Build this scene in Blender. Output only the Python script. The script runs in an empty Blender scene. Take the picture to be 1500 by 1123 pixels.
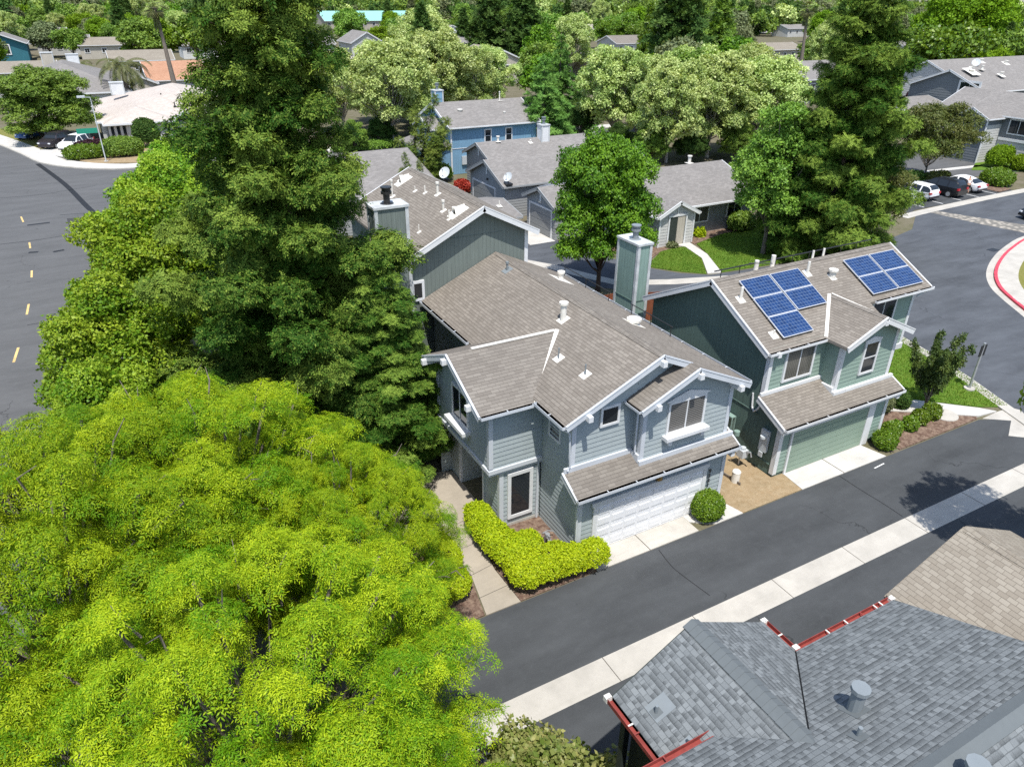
import bpy, math, random
import numpy as np
from mathutils import Vector, Matrix, Quaternion
S = bpy.context.scene
COL = S.collection
R_ = math.radians
rnd = random.Random(7)
# ---------------------------------------------------------------- camera
CAMH = 17.8
F_PX, PITCH, YAW, ROLL = 1060.0, R_(28.41), R_(28.74), R_(0.56)
_f = Vector((math.sin(YAW)*math.cos(PITCH), math.cos(YAW)*math.cos(PITCH), -math.sin(PITCH)))
_r = Vector((math.cos(YAW), -math.sin(YAW), 0.0)); _u = _r.cross(_f)
RIGHT = _r*math.cos(ROLL)+_u*math.sin(ROLL); UP = -_r*math.sin(ROLL)+_u*math.cos(ROLL); FWD = _f
cam = bpy.data.cameras.new('camera'); camo = bpy.data.objects.new('camera', cam); COL.objects.link(camo)
cam.sensor_width = 36; cam.lens = 36*F_PX/1500; cam.clip_end = 6000; cam.clip_start = 0.2
M = Matrix((RIGHT, UP, -FWD)).transposed().to_4x4(); M.translation = (0, 0, CAMH); camo.matrix_world = M
S.camera = camo
def at(x, y, z=0.0):
    """point of the place seen at photo pixel x,y at height z"""
    d = RIGHT*((x-750)/F_PX) - UP*((y-561.5)/F_PX) + FWD
    return Vector((0, 0, CAMH)) + d*((z-CAMH)/d.z)
# ---------------------------------------------------------------- light
SUNV = Vector((-0.17, -0.39, 1.0)).normalized()
w = bpy.data.worlds.new('World'); S.world = w; w.use_nodes = True
nt = w.node_tree; nt.nodes.clear()
sky = nt.nodes.new('ShaderNodeTexSky'); sky.sky_type = 'NISHITA'; sky.sun_disc = False
sky.sun_elevation = math.asin(SUNV.z); sky.sun_rotation = math.atan2(SUNV.x, SUNV.y)
bg = nt.nodes.new('ShaderNodeBackground'); bg.inputs[1].default_value = 0.15
ou = nt.nodes.new('ShaderNodeOutputWorld')
nt.links.new(sky.outputs[0], bg.inputs[0]); nt.links.new(bg.outputs[0], ou.inputs[0])
sl = bpy.data.lights.new('sun', 'SUN'); sl.energy = 4.1; sl.angle = R_(0.53); sl.color = (1.0, 0.965, 0.91)
so = bpy.data.objects.new('sun', sl); COL.objects.link(so)
so.rotation_euler = SUNV.to_track_quat('Z', 'Y').to_euler(); so.location = (0, 0, 60)
S.view_settings.view_transform = 'Standard'; S.view_settings.look = 'None'
S.view_settings.exposure = 0.50; S.view_settings.gamma = 1.0
S.render.engine = 'CYCLES'
S.cycles.max_bounces = 6; S.cycles.diffuse_bounces = 3; S.cycles.glossy_bounces = 2; S.cycles.transmission_bounces = 3
S.cycles.caustics_reflective = False; S.cycles.caustics_refractive = False
S.cycles.use_denoising = False; S.cycles.denoiser = 'OPENIMAGEDENOISE'
# ---------------------------------------------------------------- materials
MATS = {}
class NT:
    def __init__(s, name):
        s.m = bpy.data.materials.new(name); s.m.use_nodes = True; s.t = s.m.node_tree; s.t.nodes.clear()
        s.out = s.t.nodes.new('ShaderNodeOutputMaterial'); MATS[name] = s.m
    def n(s, typ, props=None, **inp):
        nd = s.t.nodes.new('ShaderNode'+typ)
        for k, v in (props or {}).items(): setattr(nd, k, v)
        for k, v in inp.items():
            k2 = k.replace('_', ' ')
            key = int(k[1:]) if k[0] == 'i' and k[1:].isdigit() else k2
            s.set(nd.inputs[key], v)
        return nd
    def set(s, sock, v):
        if hasattr(v, 'is_output') or isinstance(v, bpy.types.NodeSocket): s.t.links.new(v, sock)
        elif isinstance(v, bpy.types.Node): s.t.links.new(v.outputs[0], sock)
        else:
            if isinstance(v, (tuple, list)) and len(v) == 3 and sock.type == 'RGBA': v = (*v, 1)
            sock.default_value = v
    def coord(s, kind):
        return s.n('TexCoord').outputs[kind]
    def noise(s, vec, scale, detail=3, rough=.55):
        return s.n('TexNoise', Vector=vec, Scale=scale, Detail=detail, Roughness=rough).outputs['Fac']
    def ramp(s, fac, lo, hi, a=0.0, b=1.0):
        return s.n('MapRange', i0=fac, i1=lo, i2=hi, i3=a, i4=b).outputs[0]
    def mix(s, fac, a, b, blend='MIX'):
        nd = s.t.nodes.new('ShaderNodeMix'); nd.data_type = 'RGBA'; nd.blend_type = blend
        s.set(nd.inputs[0], fac); s.set(nd.inputs[6], a); s.set(nd.inputs[7], b); return nd.outputs[2]
    def math(s, op, a, b=0.0):
        return s.n('Math', {'operation': op}, i0=a, i1=b).outputs[0]
    def bump(s, h, strength=.4, dist=.01):
        return s.n('Bump', Strength=strength, Distance=dist, Height=h).outputs[0]
    def end(s, color, rough=.8, spec=.3, normal=None, metallic=0.0, **kw):
        p = s.n('BsdfPrincipled', Base_Color=color, Roughness=rough, Metallic=metallic)
        p.inputs['Specular IOR Level'].default_value = spec
        if normal is not None: s.set(p.inputs['Normal'], normal)
        for k, v in kw.items(): s.set(p.inputs[k.replace('_', ' ')], v)
        s.t.links.new(p.outputs[0], s.out.inputs[0]); return s.m
def paint(name, c, rough=.6, dirt=.12, sc=1.3, spec=.35):
    k = NT(name); g = k.coord('Object'); f = k.noise(g, sc, 5, .6); f2 = k.noise(g, sc*14, 2)
    cc = k.mix(k.ramp(f, .3, .7), [x*(1-dirt) for x in c], [min(.95, x*(1+dirt*.5)) for x in c])
    return k.end(cc, rough, spec, k.bump(f2, .12, .004))
def siding_mat(name, c): 
    k = NT(name); uv = k.coord('UV'); g = k.coord('Object')
    m = k.n('Mapping', Vector=uv); m.inputs['Scale'].default_value = (.8, 9, 1)
    gr = k.noise(m.outputs[0], 2.2, 4, .65); big = k.noise(g, .6, 4)
    cc = k.mix(k.ramp(gr, .3, .7), [x*.9 for x in c], [x*1.06 for x in c])
    cc = k.mix(k.ramp(big, .45, .75, 0, .35), cc, [x*.8 for x in c])
    m2 = k.n('Mapping', Vector=uv); m2.inputs['Scale'].default_value = (5, .35, 1)
    cc = k.mix(k.ramp(k.noise(m2.outputs[0], 1.6, 4, .65), .52, .78, 0, .4), cc, [x*.72 for x in c])
    return k.end(cc, .65, .3, k.bump(gr, .2, .004))
def panel_mat(name, c):
    """vertical grooved plywood sheets"""
    k = NT(name); uv = k.coord('UV'); sx = k.n('SeparateXYZ', Vector=uv)
    fr = k.math('FRACT', k.math('MULTIPLY', sx.outputs[0], 5.0))
    gro = k.ramp(fr, .0, .08, 1, 0)
    m = k.n('Mapping', Vector=uv); m.inputs['Scale'].default_value = (6, .5, 1)
    st = k.noise(m.outputs[0], 1.3, 5, .65); big = k.noise(uv, .5, 4)
    cc = k.mix(k.ramp(st, .3, .72), [x*.82 for x in c], [x*1.08 for x in c])
    cc = k.mix(k.ramp(big, .42, .7, 0, .4), cc, [x*.78 for x in c])
    cc = k.mix(gro, cc, [x*.45 for x in c])
    h = k.math('SUBTRACT', k.math('MULTIPLY', st, .2), gro)
    return k.end(cc, .75, .25, k.bump(h, .5, .008))
def shingle(name, c1, c2, cd, bw=.3, rh=.14, contrast=1.0, mort=.35, lam=False):
    k = NT(name); uv = k.coord('UV')
    nz = k.n('TexNoise', Vector=uv, Scale=7.0, Detail=1.0)
    wob = k.n('VectorMath', {'operation': 'SCALE'}, i0=nz.outputs['Color']); wob.inputs['Scale'].default_value = .022
    vec = k.n('VectorMath', {'operation': 'ADD'}, i0=uv, i1=wob.outputs[0]).outputs[0]
    br = k.n('TexBrick', {'offset': .42, 'offset_frequency': 2}, Vector=vec, Color1=(0, 0, 0), Color2=(1, 1, 1), Mortar=(0, 0, 0), Scale=1.0)
    br.inputs['Mortar Size'].default_value = .007; br.inputs['Mortar Smooth'].default_value = .3
    br.inputs['Brick Width'].default_value = bw; br.inputs['Row Height'].default_value = rh; br.inputs['Bias'].default_value = -.1
    t = br.outputs['Color']
    cc = k.mix(t, c1, c2)
    sy = k.n('SeparateXYZ', Vector=vec)
    fr = k.math('FRACT', k.math('DIVIDE', sy.outputs[1], rh))
    if lam:   # laminated tabs: darker upper shingle edge showing between tabs
        b2 = k.n('TexBrick', {'offset': .37, 'offset_frequency': 3, 'squash': .6, 'squash_frequency': 2}, Vector=vec, Color1=(0, 0, 0), Color2=(1, 1, 1), Mortar=(0, 0, 0), Scale=1.0)
        b2.inputs['Mortar Size'].default_value = 0; b2.inputs['Brick Width'].default_value = bw*.8; b2.inputs['Row Height'].default_value = rh; b2.inputs['Bias'].default_value = 0
        tab = k.ramp(b2.outputs['Color'], .45, .5, 0, 1)
        cc = k.mix(k.math('MULTIPLY', tab, k.ramp(fr, .15, 1.0, .92, .1)), cc, cd)
    big = k.noise(uv, .35, 5, .6)
    cc = k.mix(k.ramp(big, .35, .7, 0, .45), cc, [a*.72 for a in c1])
    fine = k.noise(uv, 60, 2, .7)
    cc = k.mix(k.ramp(fine, .3, .7, 0, .35), cc, [min(1, a*1.35) for a in c2])
    edge = k.ramp(fr, 0.0, .13, 1, 0)
    cc = k.mix(k.math('MULTIPLY', edge, mort*2), cc, cd)
    cc = k.mix(k.math('MULTIPLY', br.outputs['Fac'], mort), cc, cd)
    h = k.math('ADD', k.math('MULTIPLY', fr, -1.0), k.math('MULTIPLY', fine, .25))
    h = k.math('SUBTRACT', h, k.math('MULTIPLY', br.outputs['Fac'], .4))
    return k.end(cc, .95, .12, k.bump(h, .55, .012))
def asphalt(name, c, v=.25):
    k = NT(name); g = k.coord('Object')
    m = k.n('Mapping', Vector=g); m.inputs['Scale'].default_value = (.35, 1.2, 1)
    a = k.noise(m.outputs[0], .7, 6, .6); b = k.noise(g, 26, 3, .7); e = k.noise(g, 2.6, 4, .6)
    cc = k.mix(k.ramp(a, .3, .72), [x*(1-v) for x in c], [x*(1+v) for x in c])
    cc = k.mix(k.ramp(e, .5, .8, 0, .35), cc, [x*1.35+.006 for x in c])
    cc = k.mix(k.ramp(b, .5, .78, 0, .5), cc, [x*1.5 for x in c])
    vo = k.n('TexVoronoi', {'feature': 'F1'}, Vector=g, Scale=1.1)
    spot = k.ramp(vo.outputs['Distance'], .0, .05, .6, 0)
    cc = k.mix(spot, cc, [x*.55 for x in c])
    wv = k.n('VectorMath', {'operation': 'ADD'}, i0=g, i1=k.n('VectorMath', {'operation': 'SCALE'}, i0=k.n('TexNoise', Vector=g, Scale=1.3, Detail=4.0).outputs['Color']).outputs[0])
    ve = k.n('TexVoronoi', {'feature': 'DISTANCE_TO_EDGE'}, Vector=wv.outputs[0], Scale=.16)
    cr = k.math('MULTIPLY', k.ramp(ve.outputs['Distance'], .0, .0035, 1, 0), k.ramp(k.noise(g, .22, 2), .5, .56, 0, .75))
    cc = k.mix(cr, cc, [x*.3 for x in c])
    return k.end(cc, .88, .25, k.bump(b, .35, .006))
def concrete(name, c):
    k = NT(name); g = k.coord('Object')
    a = k.noise(g, .8, 6, .65); b = k.noise(g, 18, 3, .7)
    m = k.n('Mapping', Vector=g); m.inputs['Scale'].default_value = (.15, 2.5, 1)
    s2 = k.noise(m.outputs[0], 1.0, 4, .6)
    cc = k.mix(k.ramp(a, .35, .75), [x*1.06 for x in c], [x*.76 for x in c])
    cc = k.mix(k.ramp(s2, .52, .75, 0, .45), cc, [x*.66 for x in (c[0], c[1], c[2]*.95)])
    cc = k.mix(k.ramp(b, .45, .8, 0, .25), cc, [x*.7 for x in c])
    return k.end(cc, .85, .3, k.bump(b, .2, .004))
def leaf_mat(name, ca, cb, trans=.3, rough=.5, spec=.3, hue=.03):
    """ca / cb: old and new leaves; face attribute 'tint' picks between them"""
    k = NT(name); t = k.n('Attribute', {'attribute_name': 'tint'}).outputs['Fac']
    oi = k.n('ObjectInfo').outputs['Random']
    cc = k.mix(t, ca, cb)
    hs = k.n('HueSaturation', Color=cc, Hue=k.ramp(oi, 0, 1, .5-hue, .5+hue), Saturation=1.0, Value=k.ramp(oi, 0, 1, .88, 1.12))
    p = k.n('BsdfPrincipled', Base_Color=hs.outputs[0], Roughness=rough); p.inputs['Specular IOR Level'].default_value = spec
    tc = k.mix(1.0, hs.outputs[0], (1.25, 1.15, .5), 'MULTIPLY')
    tr = k.n('BsdfTranslucent', Color=tc)
    mx = k.n('MixShader', i0=trans, i1=p.outputs[0], i2=tr.outputs[0])
    k.t.links.new(mx.outputs[0], k.out.inputs[0]); return k.m
def bark(name, c):
    k = NT(name); g = k.coord('Object'); m = k.n('Mapping', Vector=g); m.inputs['Scale'].default_value = (6, 6, 1)
    f = k.noise(m.outputs[0], 2.0, 5, .7)
    return k.end(k.mix(k.ramp(f, .3, .7), [x*.55 for x in c], [x*1.2 for x in c]), .9, .1, k.bump(f, .8, .03))
def flat(name, c, rough=.5, spec=.5, metallic=0.0):
    k = NT(name); g = k.coord('Object'); f = k.noise(g, 5, 2)
    return k.end(k.mix(f, [x*.92 for x in c], [min(1, x*1.08) for x in c]), rough, spec, None, metallic)
def ground_mat(name, a, b, c, s1=.03, s2=1.5):
    k = NT(name); g = k.coord('Object'); f = k.noise(g, s1, 6, .65); f2 = k.noise(g, s2, 5, .7); f3 = k.noise(g, s2*12, 3, .7)
    cc = k.mix(k.ramp(f, .35, .65), a, b); cc = k.mix(k.ramp(f2, .4, .7), cc, c)
    cc = k.mix(k.ramp(f3, .35, .75, 0, .6), cc, [x*.55 for x in a])
    return k.end(cc, .95, .1, k.bump(f3, .7, .03))
# houses
paint('trim_white', (.68, .69, .69), dirt=.1)
paint('trim_main', (.56, .59, .62), dirt=.1)
paint('trim_worn', (.52, .54, .54), dirt=.25, sc=2.5)
paint('door_white', (.78, .79, .80), dirt=.06)
siding_mat('siding_bluegrey', (.37, .42, .425))
siding_mat('siding_green', (.255, .345, .29))
siding_mat('siding_grey', (.30, .31, .31))
siding_mat('siding_slate', (.17, .188, .20))
siding_mat('siding_pale', (.52, .52, .50))
panel_mat('panel_olive', (.175, .205, .185))
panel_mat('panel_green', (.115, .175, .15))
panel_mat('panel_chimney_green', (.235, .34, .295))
panel_mat('panel_grey', (.23, .235, .235))
panel_mat('panel_blue', (.20, .36, .50))
panel_mat('panel_teal', (.04, .16, .20))
panel_mat('panel_beige', (.48, .44, .37))
paint('door_green', (.25, .33, .255), dirt=.08)
paint('door_grey', (.25, .26, .26), dirt=.08)
paint('red_trim', (.26, .05, .04), dirt=.35, sc=4)
paint('dark_wall', (.035, .045, .04), dirt=.2)
shingle('roof_brown', (.165, .146, .124), (.25, .225, .193), (.05, .04, .033), .26, .135, mort=.36)
shingle('roof_wing', (.15, .134, .116), (.235, .214, .186), (.055, .047, .04), .3, .14, mort=.3)
shingle('roof_slate', (.135, .147, .151), (.212, .228, .231), (.034, .038, .04), .18, .12, lam=True, mort=.22)
shingle('roof_tan', (.205, .178, .142), (.305, .275, .225), (.085, .07, .055), .22, .13, mort=.3)
shingle('roof_grey', (.175, .165, .155), (.265, .25, .235), (.08, .075, .07), .3, .15, mort=.22)
shingle('roof_pale', (.40, .35, .31), (.52, .47, .42), (.25, .21, .18), .33, .2, mort=.2)
shingle('roof_terracotta', (.34, .18, .11), (.44, .26, .17), (.2, .08, .04), .25, .3, mort=.3)
paint('roof_mint', (.25, .52, .43), dirt=.05)
flat('ridge_cap', (.13, .145, .15), .95, .1)
flat('vent_white', (.72, .69, .62), .5)
flat('vent_grey', (.20, .225, .235), .45, .5)
flat('vent_light', (.50, .53, .54), .4, .5)
flat('patch_grey', (.20, .222, .232), .9, .1)
flat('black_metal', (.02, .02, .02), .45)
flat('dark_gap', (.012, .013, .014), .8, .1)
flat('galv', (.45, .46, .47), .4, .5, .5)
flat('brass', (.35, .2, .05), .4, .5)
k = NT('glass'); k.end((.018, .022, .026), .06, .6)
k = NT('glass_curtain'); uv = k.coord('UV'); sx = k.n('SeparateXYZ', Vector=uv); wv = k.math('SINE', k.math('MULTIPLY', sx.outputs[0], 60))
k.end(k.mix(k.ramp(wv, -1, 1), (.06, .06, .05), (.13, .125, .105)), .12, .55)
k = NT('glass_blind'); uv = k.coord('UV'); sx = k.n('SeparateXYZ', Vector=uv); fr = k.math('FRACT', k.math('MULTIPLY', sx.outputs[1], 13))
k.end(k.mix(k.ramp(fr, .35, .5), (.035, .035, .035), (.21, .20, .185)), .14, .5)
k = NT('solar_cell'); uv = k.coord('UV')
br = k.n('TexBrick', {'offset': 0.0}, Vector=uv, Color1=(.009, .028, .095), Color2=(.016, .047, .145), Mortar=(.15, .21, .30), Scale=1.0)
br.inputs['Brick Width'].default_value = .165; br.inputs['Row Height'].default_value = .165; br.inputs['Mortar Size'].default_value = .006; br.inputs['Mortar Smooth'].default_value = .2
k.end(br.outputs['Color'], .1, .6)
flat('panel_rail', (.62, .64, .66), .35, .5)
# ground
asphalt('asphalt_alley', (.059, .063, .066)); asphalt('asphalt_street', (.10, .101, .101), .15); asphalt('asphalt_drive', (.078, .085, .095), .3)
asphalt('asphalt_patch', (.05, .05, .051), .15)
flat('tar', (.02, .02, .021), .6, .3)
concrete('concrete', (.47, .445, .395)); concrete('concrete_clean', (.55, .53, .49)); concrete('concrete_path', (.37, .325, .26))
flat('joint', (.10, .09, .075), .9, .1)
paint('paint_red', (.62, .06, .09), dirt=.3, sc=3); paint('paint_yellow', (.68, .48, .19), dirt=.3, sc=3); paint('paint_white', (.72, .72, .70), dirt=.25, sc=3)
ground_mat('earth', (.15, .13, .085), (.11, .12, .055), (.20, .175, .13), .03, .6)
ground_mat('dirt_tan', (.36, .26, .15), (.28, .21, .12), (.42, .33, .21), .9, 4)
ground_mat('mulch', (.16, .10, .075), (.10, .06, .045), (.36, .27, .20), 1.5, 5)
ground_mat('lawn', (.10, .20, .022), (.07, .16, .016), (.16, .22, .04), .35, 3)
ground_mat('lawn_dry', (.20, .20, .05), (.15, .17, .04), (.27, .24, .09), .5, 4)
k = NT('pavers'); g = k.coord('Object'); br = k.n('TexVoronoi', Vector=g, Scale=2.2); k.end(k.mix(k.ramp(br.outputs['Distance'], .2, .5), (.42, .38, .32), (.18, .17, .15)), .9, .2)
paint('fence_red', (.22, .07, .035), dirt=.35, sc=4)
# vegetation
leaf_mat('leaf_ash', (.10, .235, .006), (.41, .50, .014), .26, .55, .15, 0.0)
leaf_mat('leaf_redwood', (.030, .088, .010), (.23, .32, .05), .16, .6, .08, .004)
leaf_mat('leaf_maple', (.10, .235, .010), (.34, .46, .035), .26, .5, .2, .01)
leaf_mat('leaf_pear', (.055, .155, .010), (.20, .37, .02), .24, .5, .25, .0)
leaf_mat('leaf_sycamore', (.24, .35, .08), (.62, .70, .27), .25, .45, .35, .008)
leaf_mat('leaf_deodar', (.09, .21, .04), (.23, .39, .09), .15, .65, .08, .0)
leaf_mat('leaf_juniper', (.065, .12, .015), (.18, .22, .035), .15, .6, .2, .0)
leaf_mat('leaf_crape', (.085, .125, .026), (.165, .165, .045), .28, .5, .25, .01)
leaf_mat('leaf_vase', (.05, .095, .022), (.15, .20, .04), .2, .45, .3, .0)
leaf_mat('leaf_hedge', (.22, .34, .008), (.50, .58, .015), .28, .5, .2, .0)
leaf_mat('leaf_boxwood', (.075, .16, .01), (.19, .28, .018), .25, .4, .4, .008)
leaf_mat('leaf_dull', (.11, .145, .06), (.23, .26, .12), .2, .6, .2, .01)
leaf_mat('leaf_mid', (.085, .18, .018), (.27, .41, .06), .24, .5, .3, .01)
leaf_mat('leaf_lime', (.11, .21, .010), (.23, .36, .018), .28, .55, .12, .01)
leaf_mat('leaf_dark', (.034, .082, .018), (.10, .165, .035), .16, .65, .08, .01)
leaf_mat('leaf_purple', (.035, .012, .018), (.075, .03, .035), .15, .5, .3, .0)
leaf_mat('leaf_red', (.32, .03, .02), (.45, .07, .04), .3, .5, .25, .0)
leaf_mat('leaf_palm', (.09, .12, .035), (.20, .20, .08), .2, .5, .3, .0)
leaf_mat('leaf_bush', (.13, .19, .03), (.38, .37, .13), .3, .45, .3, .0)
leaf_mat('blade', (.08, .18, .015), (.23, .31, .045), .3, .6, .15, .0)
bark('bark_grey', (.20, .17, .14)); bark('bark_red', (.13, .10, .08)); bark('bark_white', (.48, .44, .38)); bark('bark_dark', (.08, .06, .05))
# ---------------------------------------------------------------- mesh building
ORG = {}
def V(*a): return Vector(a)
class MB:
    def __init__(s): s.v = []; s.f = []; s.mi = []
    def poly(s, pts, m=0):
        i = len(s.v); s.v += [Vector(p) for p in pts]; s.f.append(list(range(i, i+len(pts)))); s.mi.append(m)
    def box(s, a, b, m=0):
        x0, x1 = sorted((a[0], b[0])); y0, y1 = sorted((a[1], b[1])); z0, z1 = sorted((a[2], b[2]))
        P = [V(x0, y0, z0), V(x1, y0, z0), V(x1, y1, z0), V(x0, y1, z0), V(x0, y0, z1), V(x1, y0, z1), V(x1, y1, z1), V(x0, y1, z1)]
        s.hexa(P, m)
    def hexa(s, P, m=0):
        for q in ((3, 2, 1, 0), (4, 5, 6, 7), (0, 1, 5, 4), (1, 2, 6, 5), (2, 3, 7, 6), (3, 0, 4, 7)): s.poly([P[i] for i in q], m)
    def beam(s, p, q, w_, h, m=0, up=(0, 0, 1), off=0.0):
        """bar from p to q, width w_, height h hanging below the line by off"""
        p = Vector(p); q = Vector(q); d = (q-p).normalized(); side = d.cross(Vector(up))
        if side.length < 1e-5: side = d.cross(Vector((1, 0, 0)))
        side.normalize(); u = side.cross(d)
        a = side*(w_/2); t = u*(-off); b = u*(-off-h)
        s.hexa([p-a+b, p+a+b, q+a+b, q-a+b, p-a+t, p+a+t, q+a+t, q-a+t], m)
    def slab(s, pts, th, m=0, m2=None):
        """roof plane: top polygon and thickness straight down"""
        m2 = m if m2 is None else m2
        top = [Vector(p) for p in pts]
        n = (top[1]-top[0]).cross(top[2]-top[0])
        if n.z < 0: top.reverse()
        bot = [p-V(0, 0, th) for p in top]
        s.poly(top, m); s.poly(bot[::-1], m2)
        for i in range(len(top)):
            j = (i+1) % len(top); s.poly([bot[i], bot[j], top[j], top[i]], m2)
    def prism(s, pts, vec, m=0):
        a = [Vector(p) for p in pts]; b = [p+Vector(vec) for p in a]
        n = (a[1]-a[0]).cross(a[2]-a[0])
        if n.dot(Vector(vec)) > 0: a, b = a[::-1], b[::-1]
        s.poly(a, m); s.poly(b[::-1], m)
        for i in range(len(a)):
            j = (i+1) % len(a); s.poly([a[j], a[i], b[i], b[j]], m)
    def tube(s, path, radii, n=8, m=0, cap=True):
        path = [Vector(p) for p in path]; rings = []
        for i, p in enumerate(path):
            d = (path[min(i+1, len(path)-1)]-path[max(i-1, 0)]).normalized()
            a = d.cross(V(0, 0, 1)) if abs(d.z) < .95 else d.cross(V(1, 0, 0)); a.normalize(); b = d.cross(a)
            r = radii[i] if hasattr(radii, '__len__') else radii
            rings.append([p+(a*math.cos(2*math.pi*k/n)+b*math.sin(2*math.pi*k/n))*r for k in range(n)])
        base = len(s.v)
        for ring in rings: s.v += ring
        for i in range(len(rings)-1):
            for k in range(n):
                k2 = (k+1) % n
                s.f.append([base+i*n+k, base+(i+1)*n+k, base+(i+1)*n+k2, base+i*n+k2]); s.mi.append(m)
        if cap:
            s.f.append([base+k for k in range(n)]); s.mi.append(m)
            s.f.append([base+(len(rings)-1)*n+k for k in range(n)][::-1]); s.mi.append(m)
    def cyl(s, p, r, h, n=12, m=0, r2=None):
        p = Vector(p); s.tube([p, p+V(0, 0, h)], [r, r if r2 is None else r2], n, m)
    def siding(s, p0, U, N, poly, m=0, board=.19, out=.018, z0=0.0):
        """lapped boards over a convex wall polygon given as (u, v); p0 origin, U along, N outward"""
        p0 = Vector(p0); U = Vector(U); N = Vector(N); Zv = V(0, 0, 1)
        def clip(P, sgn, lim):
            o = []
            for i in range(len(P)):
                a, b = P[i], P[(i+1) % len(P)]; da, db = sgn*(a[1]-lim), sgn*(b[1]-lim)
                if da >= 0: o.append(a)
                if (da > 0 and db < 0) or (da < 0 and db > 0):
                    t = da/(da-db); o.append((a[0]+(b[0]-a[0])*t, lim))
            return o
        lo = min(q[1] for q in poly); hi = max(q[1] for q in poly); v = lo
        flip = U.cross(Zv).dot(N) < 0
        while v < hi-1e-4:
            t = min(v+board, hi); P = clip(clip(poly, 1, v), -1, t)
            if len(P) >= 3:
                pts = [p0+U*q[0]+Zv*q[1]+N*(out*(1-(q[1]-v)/board)) for q in P]
                s.poly(pts[::-1] if flip else pts, m)
                us = [q[0] for q in P if abs(q[1]-v) < 1e-5]
                if len(us) >= 2:
                    a, b = min(us), max(us)
                    L = [p0+U*a+Zv*v, p0+U*b+Zv*v, p0+U*b+Zv*v+N*out, p0+U*a+Zv*v+N*out]
                    s.poly(L if not flip else L[::-1], m)
            v += board
    def split(s):
        bb = [([min(s.v[i][k] for i in f)-.012 for k in range(3)], [max(s.v[i][k] for i in f)+.012 for k in range(3)]) for f in s.f]
        n = len(bb); par = list(range(n))
        def find(i):
            while par[i] != i: par[i] = par[par[i]]; i = par[i]
            return i
        for i in range(n):
            a0, a1 = bb[i]
            for j in range(i+1, n):
                b0, b1 = bb[j]
                if a0[0] <= b1[0] and b0[0] <= a1[0] and a0[1] <= b1[1] and b0[1] <= a1[1] and a0[2] <= b1[2] and b0[2] <= a1[2]: par[find(i)] = find(j)
        out = {}
        for i in range(n):
            m = out.setdefault(find(i), MB()); k = len(m.v); m.v += [s.v[q] for q in s.f[i]]; m.f.append(list(range(k, k+len(s.f[i])))); m.mi.append(s.mi[i])
        return list(out.values())
    def build(s, name, mats, parent=None, loc=None, smooth=False):
        if name in ('fascia', 'trim', 'gutter', 'bracket', 'corner_trim', 'downspout', 'gutter_clip', 'footing', 'valley_flashing', 'cable_rail', 'bumper', 'door_frame') and parent is not None:
            L = s.split()
            if len(L) > 1: return [m.build_one(name, mats, parent, loc, smooth) for m in L][0]
        return s.build_one(name, mats, parent, loc, smooth)
    def build_one(s, name, mats, parent=None, loc=None, smooth=False):
        if isinstance(mats, str): mats = [mats]
        o0 = ORG.get(parent.name, V(0, 0, 0)) if parent is not None else V(0, 0, 0)
        if loc is not None: o0 = Vector(loc)
        me = bpy.data.meshes.new(name)
        me.from_pydata([tuple(p-o0) for p in s.v], [], s.f)
        for mm in mats: me.materials.append(MATS[mm])
        me.polygons.foreach_set('material_index', s.mi)
        if smooth: me.polygons.foreach_set('use_smooth', [True]*len(s.f))
        uvl = me.uv_layers.new(name='UVMap'); uv = []
        for f in s.f:
            a = s.v[f[0]]; n = Vector((0, 0, 0))
            for i in range(1, len(f)-1): n += (s.v[f[i]]-a).cross(s.v[f[i+1]]-a)
            n = n.normalized() if n.length > 1e-12 else V(0, 0, 1)
            if abs(n.z) > .995: tu, tv = V(1, 0, 0), V(0, 1, 0)
            else:
                tu = V(0, 0, 1).cross(n).normalized(); tv = n.cross(tu)
            for i in f: uv += [s.v[i].dot(tu), s.v[i].dot(tv)]
        uvl.data.foreach_set('uv', uv)
        me.update()
        ob = bpy.data.objects.new(name, me); COL.objects.link(ob)
        ORG[ob.name] = o0
        if parent is not None: ob.parent = parent
        elif loc is not None: ob.location = o0
        return ob
def tag(o, label, cat, group=None):
    o['label'] = label; o['category'] = cat
    if group: o['group'] = group
    return o
def thing(name, label, cat, loc=(0, 0, 0), rotz=0.0, group=None, world=True):
    o = bpy.data.objects.new(name, None); COL.objects.link(o); o.location = loc; o.rotation_euler = (0, 0, rotz)
    o.empty_display_size = .2
    ORG[o.name] = Vector(loc) if world else V(0, 0, 0)
    return tag(o, label, cat, group)
def struct(name, mb, mats, kind='structure'):
    o = mb.build(name, mats); o['kind'] = kind; return o
def copy_tree(o, parent=None):
    c = o.copy(); COL.objects.link(c); ORG[c.name] = ORG.get(o.name, V(0, 0, 0))
    if parent: c.parent = parent
    for ch in list(o.children): copy_tree(ch, c)
    return c
def text_mesh(name, body, size, mat, parent=None, ext=.008, off=0.0):
    fc = bpy.data.curves.new(name, 'FONT'); fc.body = body; fc.size = size; fc.extrude = ext; fc.offset = off; fc.align_x = 'CENTER'
    t = bpy.data.objects.new(name+'_tmp', fc); COL.objects.link(t); bpy.context.view_layer.update()
    me = bpy.data.meshes.new_from_object(t.evaluated_get(bpy.context.evaluated_depsgraph_get())); bpy.data.objects.remove(t); bpy.data.curves.remove(fc)
    me.materials.clear(); me.materials.append(MATS[mat]); o = bpy.data.objects.new(name, me); COL.objects.link(o)
    if parent is not None: o.parent = parent
    return o
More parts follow.
